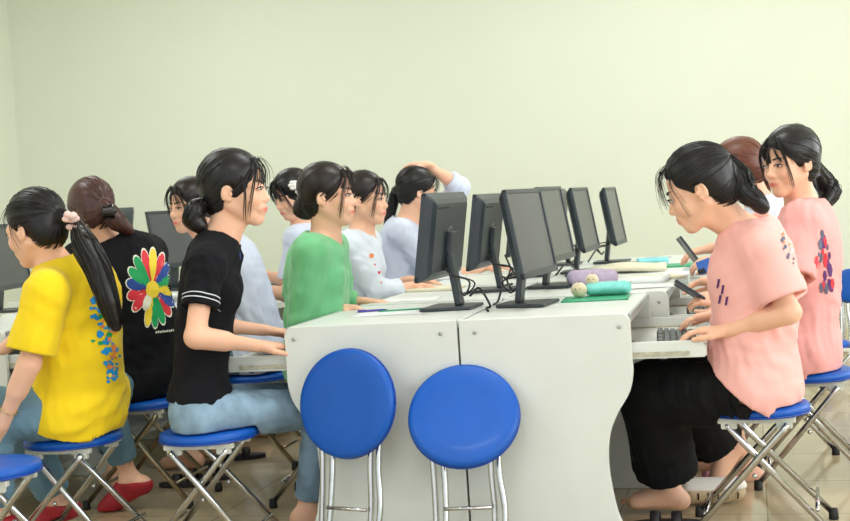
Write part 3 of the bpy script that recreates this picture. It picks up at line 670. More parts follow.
for k in range(4):
    w = ('nearest', 'second nearest', 'second farthest', 'farthest')[k]
    make_desk('white desk before the yellow shirted side of the left block, %s of its line' % w, GF, -3.33, -2.80, 4.42+.86*k, .855)
    if k > 1: make_desk('white desk on the far side of the left block, %s of its line' % w, GF, -3.335, -3.87, 4.42+.86*k, .855)
# ------------------------------------------------------------ monitors
def make_monitor(loc, rot, label, group, cz=.993, tilt=9., panel=None, bdy=None):
    """screen faces local +X"""
    z0 = .7375; base = A(loc[0], loc[1], z0); root = thing('monitor', tuple(base), label, 'monitor', group, rot)
    h = cz-z0; W_, H_ = .455, .315; Rt = Matrix.Rotation(math.radians(-tilt), 3, 'Y')
    C0 = Vector((.02, 0, h))
    def tp(p): return tuple(Rt@Vector(p)+C0)
    m = M['mon']
    def slab(x0, x1, w0, h0, w1, h1, name, mt, par, r=.008):
        b = MB(); V = []
        def ring(x, w, hh, r):
            o = []
            for (sy, sz, a0) in ((1, 1, 0), (-1, 1, 90), (-1, -1, 180), (1, -1, 270)):
                for k in range(4):
                    a = math.radians(a0+30*k); o.append(tp((x, sy*(w/2-r)+r*math.cos(a), sz*(hh/2-r)+r*math.sin(a))))
            return o
        V = ring(x0, w0, h0, r)+ring(x0+(x1-x0)*.3, (w0+w1*1.)/2 if w0 < w1 else w0, (h0+h1)/2 if h0 < h1 else h0, r)+ring(x1, w1, h1, r); n = 16
        F = [list(range(n-1, -1, -1)), list(range(2*n, 3*n))]+[[j*n+i, j*n+(i+1) % n, (j+1)*n+(i+1) % n, (j+1)*n+i] for j in range(2) for i in range(n)]
        b.add(V, F); return b.build(name, mt, par)
    hs_ = slab(-.034, -.004, W_-.10, H_-.07, W_-.004, H_-.004, 'housing', m, root)
    b = MB()   # bezel frame
    for y, z, dy, dz in ((0, H_/2-.008, W_, .016), (0, -H_/2+.012, W_, .024), (W_/2-.008, 0, .016, H_), (-W_/2+.008, 0, .016, H_)):
        b.box(tp((.004, y, z)), (.016, dy, dz), R=Rt, bev=.003)
    b.build('bezel', m, root)
    MB().box(tp((.005, 0, .004)), (.004, W_-.030, H_-.038), R=Rt).build('screen', M['screen'], root)
    MB().box(tp((-.030, .10, H_/2-.05)), (.012, .12, .004), R=Rt).build('vent_slot', M['rubber'], hs_)
    b = MB()
    b.tube([tp((-.0345+.0005*k, .019*math.cos(a), .018+.019*math.sin(a))) for k, a in ((0, q) for q in np.linspace(0, 2*math.pi, 22))], .0016, 6)
    b.box(tp((-.034, 0, -.016)), (.004, .022, .005), R=Rt); b.build('maker_mark', M['band'], hs_)
    # neck and foot
    n_ = MB(); top = Vector(tp((-.030, 0, -.03))); bot = Vector((-.035, 0, .012))
    ax = (top-bot); L_ = ax.length; ang = math.atan2(ax.x, ax.z); Rn = Matrix.Rotation(ang, 3, 'Y')
    n_.box((top+bot)/2, (.022, .062, L_), R=Rn, bev=.006); n_.box(tp((-.042, 0, -.02)), (.02, .085, .085), R=Rt, bev=.006); n_.build('stand_neck', m, root)
    b = MB(); b.prism([(-.10, -.085), (.085, -.11), (.085, .11), (-.10, .085)], .0006, .012, 'Z', .003); b.build('stand_foot', m, root)
    c = MB(); c.tube(bez([tp((-.030, .035, -.10)), tp((-.06, .04, -.13)), (-.09, .045, .10), (-.07, .04, .05), (-.05, .02, .06)], 16), .0035, 6)
    c.tube(bez([tp((-.030, -.035, -.10)), tp((-.055, -.04, -.14)), (-.085, -.035, .09), (-.06, -.03, .05), (-.05, -.01, .055)], 16), .0030, 6); c.build('plug_cable', M['cable'], root)
    return root
GM = 'black monitors on the centre desks'
make_monitor((-.79, 4.60), math.radians(-6.5), 'black monitor nearest the camera with its dark screen turned right', GM, cz=.998)
make_monitor((-.825, 5.45), math.radians(-4), 'black monitor directly behind the nearest screen facing right', GM, cz=1.005)
make_monitor((-.812, 6.35), math.radians(-2.5), 'black monitor with slim lit edge, third of the screens facing right', GM, cz=.997)
make_monitor((-.742, 7.1), math.radians(-1.5), 'black monitor standing alone at far right of the centre desks', GM, cz=.99)
make_monitor((-1.078, 4.60), math.radians(180-5), 'black monitor seen from behind between the white shirted girl and nearest screen', GM, cz=1.004)
make_monitor((-1.078, 5.40), math.radians(180-2), 'black monitor seen from behind, second in the left line', GM, cz=.992)
make_monitor((-1.07, 6.25), math.radians(180-2), 'black monitor mostly hidden behind the nearest screen, facing left', GM, cz=1.0)
make_monitor((-1.02, 7.1), math.radians(180), 'black monitor peeking between the second and third screens facing right', GM, cz=1.0)
GM2 = 'black monitors on the left block'
make_monitor((-3.09, 6.63), math.radians(-15), 'black monitor with grey screen between the flower shirt and the peeking face', GM2, cz=1.02)
make_monitor((-3.72, 7.1), math.radians(170), 'black monitor behind the brown bun, only a corner of it showing', GM2, cz=1.06)
qn = P(2, 258, 6.2); make_monitor((qn[0], qn[1]), math.radians(10), 'black monitor at the left edge of the picture before the yellow shirted woman', GM2, cz=1.0)
# ------------------------------------------------------------ stools
def make_stool(loc, rot, label, group, seat=.42, folded=False, tube='chrome', dia=.33, wx=.205):
    root = thing('folding_stool', loc, label, 'stool', group, rot)
    R0 = Matrix.Identity(3)
    st = MB(); r = dia/2
    st.lathe([(.0001, seat-.034), (r-.012, seat-.034), (r-.002, seat-.028), (r, seat-.018), (r-.003, seat-.008), (r-.018, seat-.002), (r*.6, seat), (.0001, seat+.001)], n=44)
    sobj = st.build('seat', M['blue'], root)
    b = MB(); b.tube([((r-.001)*math.cos(a), (r-.001)*math.sin(a), seat-.030) for a in np.linspace(0, 2*math.pi, 45)], .0035, 6); b.build('welt', M['bluer'], sobj)
    # painted brackets under the seat
    for y in (-.105, .105):
        b = MB(); b.box((0, y, seat-.044), (.24, .022, .018), bev=.003); b.box((-.085, y, seat-.060), (.05, .020, .022), bev=.004); b.box((.085, y, seat-.060), (.05, .02, .022), bev=.004); b.build('seat_bracket', M['bracket'], root)
    zt = seat-.055
    for y, sgn in ((-.118, -1), (.118, 1)):
        for d, yo in ((1, .006), (-1, -.012)):
            yy = y+sgn*yo; b = MB(); b.tube([(-.095*d, yy, zt), (-.08*d, yy, zt-.02), (wx*d, yy+sgn*.035, .018)], .0105, 12); leg = b.build('leg', M[tube], root)
            c = MB(); c.lathe([(.0001, 0), (.0155, 0), (.016, .008), (.0145, .034), (.0115, .036), (.0001, .037)], (wx*d-.002*d, yy+sgn*.036, 0), n=16); c.build('foot_cap', M['rubber'], leg)
        b = MB(); b.ball((.012, y+sgn*.015, zt*.56), .008, n=10); b.build('pivot_bolt', M[tube], root)
    for d, zz in ((1, .085), (-1, .10)):
        x = wx*d*.78; b = MB(); b.tube([(x, -.145, zz), (x, .145, zz)], .0065, 8); b.build('stretcher', M[tube], root)
    return root
def make_folded(loc, n, up_rot, label, group, top, dia=.355):
    """folded stool standing on its feet; the seat disc hangs nearly upright in front of the gathered legs"""
    root = thing('folding_stool', loc, label, 'stool', group); c = Vector((0, 0, top)); n = Vector(n).normalized(); Rq = n.to_track_quat('Z', 'Y').to_matrix(); r = dia/2
    st = MB(); st.lathe([(.0001, -.034), (r-.012, -.034), (r-.002, -.028), (r, -.018), (r-.003, -.008), (r-.018, -.002), (r*.6, 0), (.0001, .001)], c, Rq, 52)
    so = st.build('seat', M['blue'], root)
    b = MB(); b.tube([tuple(Rq@Vector(((r-.001)*math.cos(a), (r-.001)*math.sin(a), -.030))+c) for a in np.linspace(0, 2*math.pi, 53)], .0035, 6); b.build('welt', M['bluer'], so)
    lat = Vector((n.y, -n.x, 0)).normalized(); lat = -lat if lat.x < 0 else lat
    b = MB(); b.box(tuple(c-n*.047), (.16, .05, .02), R=Rq, bev=.004); b.build('seat_bracket', M['bracket'], root)
    for s in (-1, 1):
        for j, (o, bow) in enumerate(((-.017, .010), (.017, .022))):
            a = c-n*(.056+.02*j)+lat*s*.100+lat*o*.9+Vector((0, 0, .06)); e = Vector((0, 0, 0))+lat*s*.085+lat*(o+.006*s)+Vector((0, -.01-.035*j, .0)); e += Vector((up_rot, 0, 0))
            k1 = a.lerp(e, .42)+lat*bow*s*-.4; b = MB(); b.tube(bez([a, k1, a.lerp(e, .7)+lat*bow*.4, (e.x, e.y, .02)], 14), .0105, 12); leg = b.build('leg', M['chrome'], root)
            q = MB(); q.lathe([(.0001, 0), (.015, 0), (.0155, .008), (.014, .034), (.0115, .036), (.0001, .037)], (e.x, e.y, 0), n=16); q.build('foot_cap', M['rubber'], leg)
    for zz in (.16,):
        b = MB(); b.tube([lat*-.075+Vector((up_rot*.6, -.02, zz)), lat*.075+Vector((up_rot*.6, -.02, zz))], .0065, 8); b.build('stretcher', M['chrome'], root)
    return root
GS = 'blue round folding stools'
q = PY(347, 403, 3.97); make_folded((q[0]-.012, q[1], 0), (-.25, -.95, .20), -.012, 'blue folded stool leaning on the left end panel, seat tilted to the left', GS, q[2])
q = PY(463, 412.5, 3.97); make_folded((q[0], q[1], 0), (.10, -.82, .58), .0, 'blue folded stool leaning on the end panels at the seam, wide round seat', GS, q[2])
EN = dict(win=80, lamp=24, world=1.5, exp=-0.05)
# ------------------------------------------------------------ people
GP = 'young women at the computers'
BANGS = lambda n=5, s=1: [([(.066, .014*s, .094), (.084, .022*s, .074), (.092, .032*s, .044), (.087, .042*s, .010)], n+3, .003, .0008), ([(.062, .026*s, .092), (.078, .046*s, .062), (.074, .060*s, .015), (.062, .062*s, -.040), (.054, .058*s, -.080)], n+5, .0025, .0010)]
def stool_for(p, fw, label, dx=.0, rot=None, tube='chrome', seat=.42, **k):
    c = A(p[0], p[1], 0)+A(fw[0], fw[1], 0)*dx
    make_stool((c[0], c[1], 0), rot if rot is not None else math.atan2(fw[1], fw[0]), label, GS, seat, tube=tube, **k); return c
# black embroidered shirt, centre left
S = dict(label='woman in black shirt with white embroidered cuffs and blue jeans, typing in profile', group=GP, fw=(.93, .36), seed=4,
  pelvis=P(200, 407, 4.38), neck=P(220, 236, 4.40), head=P(236, 190, 4.40), hf=(1, .10, -.03), hs=1.13, bend=.02, girth=.90,
  el_r=P(195, 337, 4.16), wr_r=P(258, 346, 4.38), wr_l=P(262, 330, 4.70), sh_r=P(206, 265, 4.24),
  kn_r=P(322, 408, 4.56), an_r=P(308, 505, 4.62), an_l=P(335, 495, 4.9), kn_l=P(345, 400, 4.75),
  hand_r=dict(d=(1, .60, -.10), n=(0, 0, -1), curl=.35), hand_l=dict(d=(1, .2, -.15), n=(0, 0, -1), curl=.35, fine=0),
  hf_=.0038, hair=dict(mat='hair', tie=(-.098, 0, -.040), tail=[P(196, 208, 4.36), P(194, 219, 4.36), P(201, 227, 4.36)], tail_r=[.018, .030, .033, .024], vol=1.0, strands=150,
   plane_p=(.082, 0, .066), locks=BANGS(3, -1)+BANGS(3, 1)+[([(.040, -.068, .040), (.046, -.067, -.01), (.040, -.062, -.06), (.036, -.056, -.09)], 5, .003, .0012)]))
S['seat_c'] = stool_for(S['pelvis'], (1, 0), 'blue folding stool under the woman in the black embroidered shirt', .025, rot=.08, wx=.20)
R4 = person(S); garment(R4, S, 'trousers', M['jeans'], 'trousers', h=.007, hemf=.93, cuff=.046, fold=.0035, loose=.006)
garment(R4, S, 'shirt', M['black'], 'shirt', h=.006, sleeve=.60, cuff=.060, neck=.062, loose=.014, hip=-.006, hem=(S['pelvis']+R4['T']*.012, -R4['T']+.0*R4['Fv']), fold=.0055)
d_ = un(R4['el']['r']-R4['sh']['r']); c_ = R4['sh']['r']+(R4['el']['r']-R4['sh']['r'])*.50
for o_ in (-.010, .004): band_loop(R4, R4['shirt'], 'embroidered_band', c_+d_*o_, d_, .12, M['trimw'], .0035)
t_ = MB(); q_ = [R4['loc'](.02, .0, -.155), R4['loc'](.045, -.012, -.185), R4['loc'](.058, -.022, -.215)]
# green tunic
S = dict(label='woman in green tunic sitting in profile behind the left desks', group=GP, fw=(1, .05), seed=7, pelvis=P(321, 360, 5.05), neck=P(325, 237, 5.02), head=P(329, 196, 5.0), hf=(1, .02, -.02), hs=1.06,
  bend=.03, el_r=P(303, 322, 4.9), wr_r=P(336, 308, 5.0), wr_l=P(362, 302, 5.25), an_r=A(-1.30, 4.75, .085), an_l=A(-1.28, 4.98, .085), hand_r=dict(d=(1, .25, -.05), n=(0, 0, -1), curl=.8), hand_l=dict(d=(1, -.1, -.05), n=(0, 0, -1), curl=.4, fine=0),
  hf_=.0045, hair=dict(mat='hairb', tie=(-.100, 0, -.035), tail=[P(304, 203, 5.0), P(303, 210, 5.0), P(309, 214, 5.0)], tail_r=[.02, .032, .034, .02], strands=120, locks=BANGS(6, -1)+BANGS(5, 1)+[([(.062, 0, .100), (.084, -.004, .078), (.093, -.008, .045), (.093, -.012, .02)], 12, .005, .0009)]))
S['seat_c'] = stool_for(S['pelvis'], (1, 0), 'blue folding stool under the woman in the green tunic', .02)
R7 = person(S); garment(R7, S, 'trousers', M['white'], 'trousers', h=.010, wide=.03, hemf=.95)
garment(R7, S, 'shirt', M['green'], 'shirt', h=.007, sleeve=1.93, cuff=.046, neck=.066, loose=.026, fold=.0065, ff=100, hem=(S['pelvis']-R7['T']*.09, -R7['T']))
# white tunic with small red flowers
S = dict(label='woman in white tunic with small red embroidered flowers looking right, hand on the desk', group=GP, fw=(1, 0), seed=8, pelvis=P(356, 341, 5.9), neck=P(361, 233, 5.88), head=P(366, 199, 5.85), hf=(1, -.12, -.08), hs=1.03,
  bend=.02, wr_r=P(414, 286, 5.85), wr_l=P(410, 280, 6.1), el_r=P(380, 293, 5.72), an_r=A(-1.36, 5.6, .085), an_l=A(-1.34, 5.85, .085), hand_r=dict(d=(1, .05, -.1), n=(0, 0, -1), curl=.3), hand_l=dict(d=(1, 0, -.05), n=(0, 0, -1), curl=.3, fine=0),
  hf_=.005, hair=dict(mat='hairb', h=.005, tie=(-.098, 0, -.03), tail=[P(347, 203, 5.9), P(345, 212, 5.9), P(346, 224, 5.9)], tail_r=[.018, .026, .024, .01], strands=100, locks=BANGS(6, -1)+BANGS(5, 1)))
S['seat_c'] = stool_for(S['pelvis'], (1, 0), 'blue folding stool under the woman in the white flowered tunic', .02)
R8 = person(S); garment(R8, S, 'trousers', M['white'], 'trousers', h=.012, wide=.03)
garment(R8, S, 'shirt', M['white'], 'shirt', h=.008, sleeve=1.55, cuff=.046, neck=.062, loose=.022, fold=.0055, hem=(S['pelvis']-R8['T']*.09, -R8['T']))
dot = lambda cx, cy, r, n=10, sy=1.: [(cx+r*math.cos(2*math.pi*i/n), cy+r*sy*math.sin(2*math.pi*i/n)) for i in range(n)]
vd = un(CAM-R8['Cc']); uu = un(np.cross((0, 0, 1), vd)); vv = np.cross(vd, uu)
decal(R8, R8['shirt'], 'embroidered_flower', [(1, dot(0, 0, .011)), (0, dot(.003, .002, .005)), (0, dot(.028, -.075, .006)), (0, dot(.012, -.040, .004)), (1, dot(.034, -.120, .004))], P(371, 256, 5.8), uu, vv, [M['pr'], M['po']])
# ponytail, arm raised
S = dict(label='woman in white shirt with long ponytail, arm raised over her head, behind the left monitor', group=GP, fw=(1, .15), seed=9, pelvis=P(403, 322, 6.85), neck=P(406, 221, 6.82), head=P(418, 192, 6.8), hf=(.85, .48, -.22), hs=1.04,
  face=1, bend=.03, wr_r=P(486, 267, 6.9), el_r=P(440, 280, 6.7), el_l=P(460, 187, 6.95), wr_l=P(427, 165, 6.85), sh_l=P(428, 226, 7.0), an_r=A(-1.30, 6.6, .085), an_l=A(-1.30, 6.85, .085), hand_r=dict(d=(1, .1, -.05), n=(0, 0, -1), curl=.35),
  hand_l=dict(d=(-.95, -.15, .10), n=(0, 0, -1), curl=.7), hf_=.005, hair=dict(mat='hair', h=.005, vol=1.03, tie=(-.105, 0, .0), tail=[P(395, 195, 6.85), P(390, 215, 6.85), P(386, 236, 6.85), P(381, 256, 6.85)], tail_r=[.018, .026, .024, .018, .006], strands=110, locks=BANGS(5, -1)))
S['seat_c'] = stool_for(S['pelvis'], (1, 0), 'blue folding stool under the ponytailed woman with the raised arm', .02)
R9 = person(S); garment(R9, S, 'trousers', M['white'], 'trousers', h=.012, wide=.03)
garment(R9, S, 'shirt', M['lilac'], 'shirt', h=.008, sleeve=1.35, cuff=.050, neck=.060, loose=.026, fold=.0065, hem=(S['pelvis']-R9['T']*.09, -R9['T']))
# flower in the hair
S = dict(label='smiling woman in white with white flower hair clip, looking down to the left', group=GP, fw=(-1, 0), seed=6, pelvis=P(318, 333, 6.6), neck=P(303, 226, 6.55), head=P(292, 195, 6.5), hf=(-.62, -.74, -.34), hs=1.02,
  bend=.02, el_l=P(288, 295, 6.4), wr_l=P(258, 289, 6.35), wr_r=P(254, 272, 6.7), an_l=A(-2.45, 6.1, .085), an_r=A(-2.45, 6.35, .085), hand_l=dict(d=(-1, 0, 0), n=(0, 0, -1), curl=.4, fine=0), hand_r=dict(d=(-1, 0, 0), n=(0, 0, -1), curl=.4, fine=0),
  hf_=.0045, hair=dict(mat='hair', h=.0045, tie=(-.10, 0, -.03), tail=[P(305, 208, 6.6), P(304, 220, 6.62)], tail_r=[.02, .028, .01], vol=1.03, strands=110, plane_p=(.082, 0, .060), locks=BANGS(9, -1)+BANGS(9, 1)+[([(.060, 0, .10), (.086, -.012, .075), (.094, -.022, .045), (.090, -.034, .015)], 16, .004, .0013), ([(.060, 0, .10), (.086, .012, .075), (.094, .022, .045), (.090, .034, .015)], 16, .004, .0013)]))
S['seat_c'] = stool_for(S['pelvis'], (-1, 0), 'blue folding stool under the woman with the white hair flower', .02, tube='brass')
R6 = person(S); garment(R6, S, 'trousers', M['white'], 'trousers', h=.012, wide=.03)
garment(R6, S, 'shirt', M['lilac'], 'shirt', h=.008, sleeve=.75, cuff=.062, neck=.06, loose=.022, hem=(S['pelvis']-R6['T']*.09, -R6['T']))
def petals(R, name, c, r, m, n=6, k=1.):
    b = MB(); nn = un(CAM-c); u = un(np.cross(nn, (0, 0, 1))); v = np.cross(u, nn)
    for i in range(n):
        a = 2*math.pi*i/n; q = c+(u*math.cos(a)+v*math.sin(a))*r*.6-R['base']; b.ball(q, r*.55, (1, 1, .7), 10)
    b.ball(c+nn*r*.3-R['base'], r*.4, n=10); b.build(name, m, R['root'])
petals(R6, 'flower_clip', R6['loc'](.02, .088, .055), .026, M['flow'], 6)
petals(R6, 'flower_clip', R6['loc'](.005, .094, .015), .022, M['flow'], 5)
# face between
S = dict(label='woman in white bending forward, face turned to the camera, between flower shirt and embroidered shirt', group=GP, fw=(-1, .05), seed=3, pelvis=P(260, 352, 5.85), neck=P(214, 243, 5.85), head=P(190, 206, 5.80), hf=(-.50, -.86, -.10), hs=1.03,
  bend=.06, girth=.95, wr_l=A(-2.65, 5.3, .70), wr_r=A(-2.66, 5.6, .70), an_l=A(-2.5, 5.35, .085), an_r=A(-2.5, 5.55, .085), hand_l=dict(d=(-1, 0, 0), n=(0, 0, -1), curl=.4, fine=0), hand_r=dict(d=(-1, 0, 0), n=(0, 0, -1), curl=.4, fine=0),
  hf_=.0045, hair=dict(mat='hairb', h=.0045, tie=(-.10, 0, -.02), tail=[P(206, 200, 5.65), P(208, 215, 5.7)], tail_r=[.02, .03, .012], strands=110, plane_p=(.083, 0, .064), locks=BANGS(7, -1)+BANGS(7, 1)+[([(.040, -.065, .060), (.050, -.070, .01), (.042, -.066, -.05), (.034, -.060, -.09)], 14, .003, .0015), ([(.040, .065, .060), (.050, .070, .01), (.042, .066, -.05), (.034, .060, -.09)], 10, .003, .0015)]))
S['seat_c'] = stool_for(S['pelvis'], (-1, 0), 'folding stool under the bending woman in white, mostly hidden by blue jeans', .02, tube='brass')
R3 = person(S); garment(R3, S, 'trousers', M['jeansd'], 'trousers', h=.012)
garment(R3, S, 'shirt', M['lilac'], 'shirt', h=.008, sleeve=1.4, cuff=.046, neck=.062, loose=.022, hem=(S['pelvis']-R3['T']*.09, -R3['T']))
# yellow shirt
S = dict(label='woman in yellow t-shirt with long ponytail and scrunchie sitting at the left edge', group=GP, fw=(-1, .10), seed=1, pelvis=P(76, 403, 4.45), neck=P(58, 264, 4.38), head=P(35, 229, 4.35), hf=(-.93, .20, -.22), hs=1.07,
  bend=.055, girth=1.05, sh_l=P(47, 293, 4.18), el_l=P(30, 362, 4.16), wr_l=P(3, 423, 4.2), wr_r=P(2, 350, 4.75), kn_l=P(-12, 413, 4.25), an_l=P(-4, 512, 4.35), kn_r=P(14, 418, 4.62), an_r=P(58, 500, 4.72), toe_r=(-.9, .1, -.35),
  hand_l=dict(d=(-.5, 0, -.8), n=(-.8, .3, .4), curl=.5), hand_r=dict(d=(-1, 0, 0), n=(0, 0, -1), curl=.4, fine=0),
  hf_=.004, hair=dict(mat='hair', tie=(-.108, .01, .026), tail=[P(76, 226, 4.30), P(84, 246, 4.22), P(98, 272, 4.19), P(108, 300, 4.18), P(116, 326, 4.2)], tail_r=[.020, .020, .038, .040, .034, .022], strands=140, tail_strands=80, locks=BANGS(4, 1)[:1]+[([(.03, .072, .03), (.034, .070, -.02), (.03, .064, -.06)], 4, .003, .0008)]))
S['seat_c'] = stool_for(S['pelvis'], (-1, 0), 'blue folding stool under the woman in the yellow t-shirt', .02, tube='chrome', wx=.22)
R1 = person(S); garment(R1, S, 'trousers', M['jeansd'], 'trousers', h=.007, wide=.015, hemf=.90, fold=.0055, top=.13)
garment(R1, S, 'shirt', M['yellow'], 'shirt', h=.006, sleeve=.86, cuff=.076, neck=.068, loose=.036, fold=.0075, ff=95, hem=(P(50, 417, 4.4), -R1['T']*.9+R1['Fv']*.42))
# maroon bun, black shirt with flower
S = dict(label='woman in black t-shirt printed with a colourful flower, brown hair in a clipped bun', group=GP, fw=(-.80, .60), seed=2, pelvis=P(142, 372, 5.25), neck=P(110, 243, 5.15), head=P(91, 212, 5.12), hf=(-.76, .60, -.25), hs=1.06, face=0,
  bend=.06, girth=1.1, wr_l=A(-2.72, 4.75, .66), wr_r=A(-2.70, 5.15, .66), kn_l=P(100, 396, 5.0), an_l=P(130, 478, 5.10), toe_l=(-.85, -.1, -.4), an_r=P(118, 470, 5.4), hand_l=dict(d=(-1, 0, 0), n=(0, 0, -1), curl=.4, fine=0), hand_r=dict(d=(-1, 0, 0), n=(0, 0, -1), curl=.4, fine=0),
  hf_=.0045, hair=dict(mat='hairm', tie=(-.105, -.01, -.005), vol=1.02, tail=[P(118, 222, 5.05), P(130, 231, 5.08)], tail_r=[.028, .034, .016], strands=150, locks=[]))
S['seat_c'] = stool_for(S['pelvis'], (-.9, .3), 'blue folding stool under the woman in the flower printed t-shirt', -.02, tube='brass', rot=math.pi, wx=.22)
R2 = person(S); garment(R2, S, 'trousers', M['jeansd'], 'trousers', h=.009, hemf=.78, wide=.01)
garment(R2, S, 'shirt', M['black'], 'shirt', h=.006, sleeve=.75, cuff=.072, neck=.068, loose=.030, fold=.0055, hem=(S['pelvis']-R2['T']*.08, -R2['T']))
# pink t-shirt, front right
S = dict(label='woman in pink t-shirt and black trousers leaning over the keyboard at front right', group=GP, fw=(-.97, .22), seed=10, pelvis=P(753, 384, 4.20), neck=P(745, 226, 4.15), head=P(699, 189, 4.10), hf=(-.93, .02, -.36), hs=1.12,
  bend=.02, girth=1.0, sh_l=P(762, 250, 4.02), el_l=P(789, 312, 3.97), wr_l=P(727, 331, 4.06), wr_r=P(720, 314, 4.42), kn_l=P(652, 394, 4.36), an_l=P(670, 487, 4.50), toe_l=(-1, .05, .02), kn_r=P(684, 398, 4.60), an_r=P(722, 446, 4.74), toe_r=(-.60, -.25, -.75), fup_r=(-.7, 0, .6),
  hand_l=dict(d=(-1, .10, .06), n=(0, 0, -1), curl=.50), hand_r=dict(d=(-1, .02, -.10), n=(0, 0, -1), curl=.50),
  hf_=.0036, hair=dict(mat='hair', tie=(-.100, 0, .048), vol=1.0, tail=[P(740, 176, 4.08), P(746, 192, 4.05), P(756, 200, 4.05), P(763, 208, 4.05)], tail_r=[.020, .034, .032, .028, .022], strands=170, tail_strands=70,
    locks=[([(.062, .018, .094), (.086, .024, .076), (.096, .026, .040), (.099, .028, -.008)], 14, .004, .0008), ([(.062, -.018, .094), (.086, -.024, .076), (.096, -.026, .040), (.099, -.028, -.008)], 10, .004, .0008), ([(.05, .050, .075), (.062, .066, .04), (.054, .066, -.01), (.046, .060, -.06)], 5, .003, .0007)]))
S['seat_c'] = stool_for(S['pelvis'], (-1, 0), 'blue folding stool under the leaning woman in pink', -.01, rot=math.pi-.05, wx=.22)
R10 = person(S); garment(R10, S, 'trousers', M['blackp'], 'trousers', h=.007, wide=.058, hemf=.83, loose=.014, fold=.0065, cuff=.050)
garment(R10, S, 'shirt', M['pink'], 'shirt', h=.006, sleeve=.80, cuff=.082, neck=.066, loose=.036, fold=.0065, ff=95, hem=(P(742, 379, 4.2), -R10['T']*.77+R10['Fv']*.64))
# pink t-shirt behind
S = dict(label='woman in pink t-shirt sitting behind, face turned towards the camera, holding a phone', group=GP, fw=(-1, .10), seed=11, pelvis=P(802, 352, 4.85), neck=P(803, 203, 4.82), head=P(790, 163, 4.75), hf=(-.74, -.66, -.10), hs=1.08,
  bend=.02, girth=.98, wr_l=P(726, 303, 4.62), wr_r=P(722, 281, 4.80), an_l=P(745, 468, 4.95), toe_l=(-.9, -.1, -.2), an_r=P(716, 452, 5.15), kn_l=P(715, 372, 4.85), hand_l=dict(d=(-1, .05, .25), n=(0, .6, -.8), curl=.8), hand_r=dict(d=(-1, -.1, .02), n=(0, -.3, -.9), curl=.55),
  hf_=.0042, hair=dict(mat='hair', tie=(-.106, 0, -.010), vol=1.03, tail=[P(823, 180, 4.95), P(830, 192, 4.96), P(822, 206, 4.92)], tail_r=[.018, .036, .040, .018], strands=150, plane_p=(.082, 0, .066), locks=BANGS(8, 1)+BANGS(7, -1)))
S['seat_c'] = stool_for(S['pelvis'], (-1, 0), 'blue folding stool under the second woman in pink', -.02, rot=math.pi)
R11 = person(S); garment(R11, S, 'trousers', M['blackp'], 'trousers', h=.010, hemf=.55)
garment(R11, S, 'shirt', M['pinkd'], 'shirt', h=.007, sleeve=.80, cuff=.076, neck=.066, loose=.030, fold=.0065, ff=95, hem=(S['pelvis']-R11['T']*.11, -R11['T']))
# auburn head behind
S = dict(label='woman in white with auburn hair, mostly hidden behind the two women in pink', group=GP, fw=(-1, .05), seed=12, pelvis=P(772, 330, 5.45), neck=P(762, 201, 5.45), head=P(738, 170, 5.4), hf=(-.92, .1, -.35), hs=1.06, face=1,
  bend=.03, wr_l=P(722, 262, 5.25), wr_r=P(712, 248, 5.45), an_l=A(-.25, 5.3, .085), an_r=A(-.25, 5.5, .085), hand_l=dict(d=(-1, .05, .05), n=(0, .5, -.8), curl=.8), hand_r=dict(d=(-.9, 0, -.15), n=(0, .2, -1), curl=.6),
  hf_=.0048, hair=dict(mat='hairr', h=.0048, tie=(-.10, 0, -.02), tail=[P(764, 182, 5.5), P(768, 200, 5.5)], tail_r=[.02, .026, .01], strands=110, locks=[]))
S['seat_c'] = stool_for(S['pelvis'], (-1, 0), 'blue folding stool under the auburn haired woman', -.02, rot=math.pi)
R12 = person(S); garment(R12, S, 'trousers', M['blackp'], 'trousers', h=.012)
garment(R12, S, 'shirt', M['white'], 'shirt', h=.008, sleeve=1.25, cuff=.05, neck=.06, loose=.024, hem=(S['pelvis']-R12['T']*.09, -R12['T']))
# ------------------------------------------------------------ prints and small worn parts
def viewframe(c):
    vd = un(CAM-c); u = un(np.cross((0, 0, 1), vd)); return u, np.cross(vd, u)
c = P(152, 288, 5.1); u, v = viewframe(c); sh_ = []
cols = [0, 1, 2, 0, 4, 3, 1, 0, 2, 1, 3, 1]; order = ['pr', 'pb', 'pg', 'py', 'pk', 'pw']
pet = [(90, 3), (112, 0), (66, 0), (44, 1), (20, 2), (0, 3), (135, 2), (158, 2), (178, 1), (198, 0), (218, 0), (322, 0), (300, 2), (278, 2), (258, 3), (240, 4), (340, 1)]
for a, ci in pet:
    a = math.radians(a-8); L1 = .155 if ci != 4 else .10; ex = 1. if math.sin(a) > -.2 else .95
    o = []
    for q in np.linspace(0, 2*math.pi, 17)[:-1]:
        r_ = L1*(.58+.42*math.cos(q)); w_ = .021*math.sin(q)*(1.0+.35*math.cos(q)); o.append(((r_*math.cos(a)-w_*math.sin(a))*.62*ex, r_*math.sin(a)+w_*math.cos(a)))
    ctr = np.mean(o, 0); rim = [tuple(ctr+(np.array(p_)-ctr)*1.12) for p_ in o]; sh_ += [(0, rim), (1+ci, o)]
sh_.append((6, dot(0, -.005, .026, 14, 1.3)))
flower = decal(R2, R2['shirt'], 'flower_print', [(0, s_[1]) if s_[0] == 0 else s_ for s_ in sh_], c, u, v, [M['pk'], M['pr'], M['pb'], M['pg'], M['py'], M['pk'], M['py']])
decal(R2, R2['shirt'], 'caption_print', [(0, [(x, y), (x+.006, y), (x+.006, y+.008), (x, y+.008)]) for x, y in [(.0+.0085*k, -.178+.001*(k % 2)) for k in range(10)]], c, u, v, [M['pk']])
c = P(107, 338, 4.25); u, v = viewframe(c); rg = np.random.default_rng(5); s_ = []
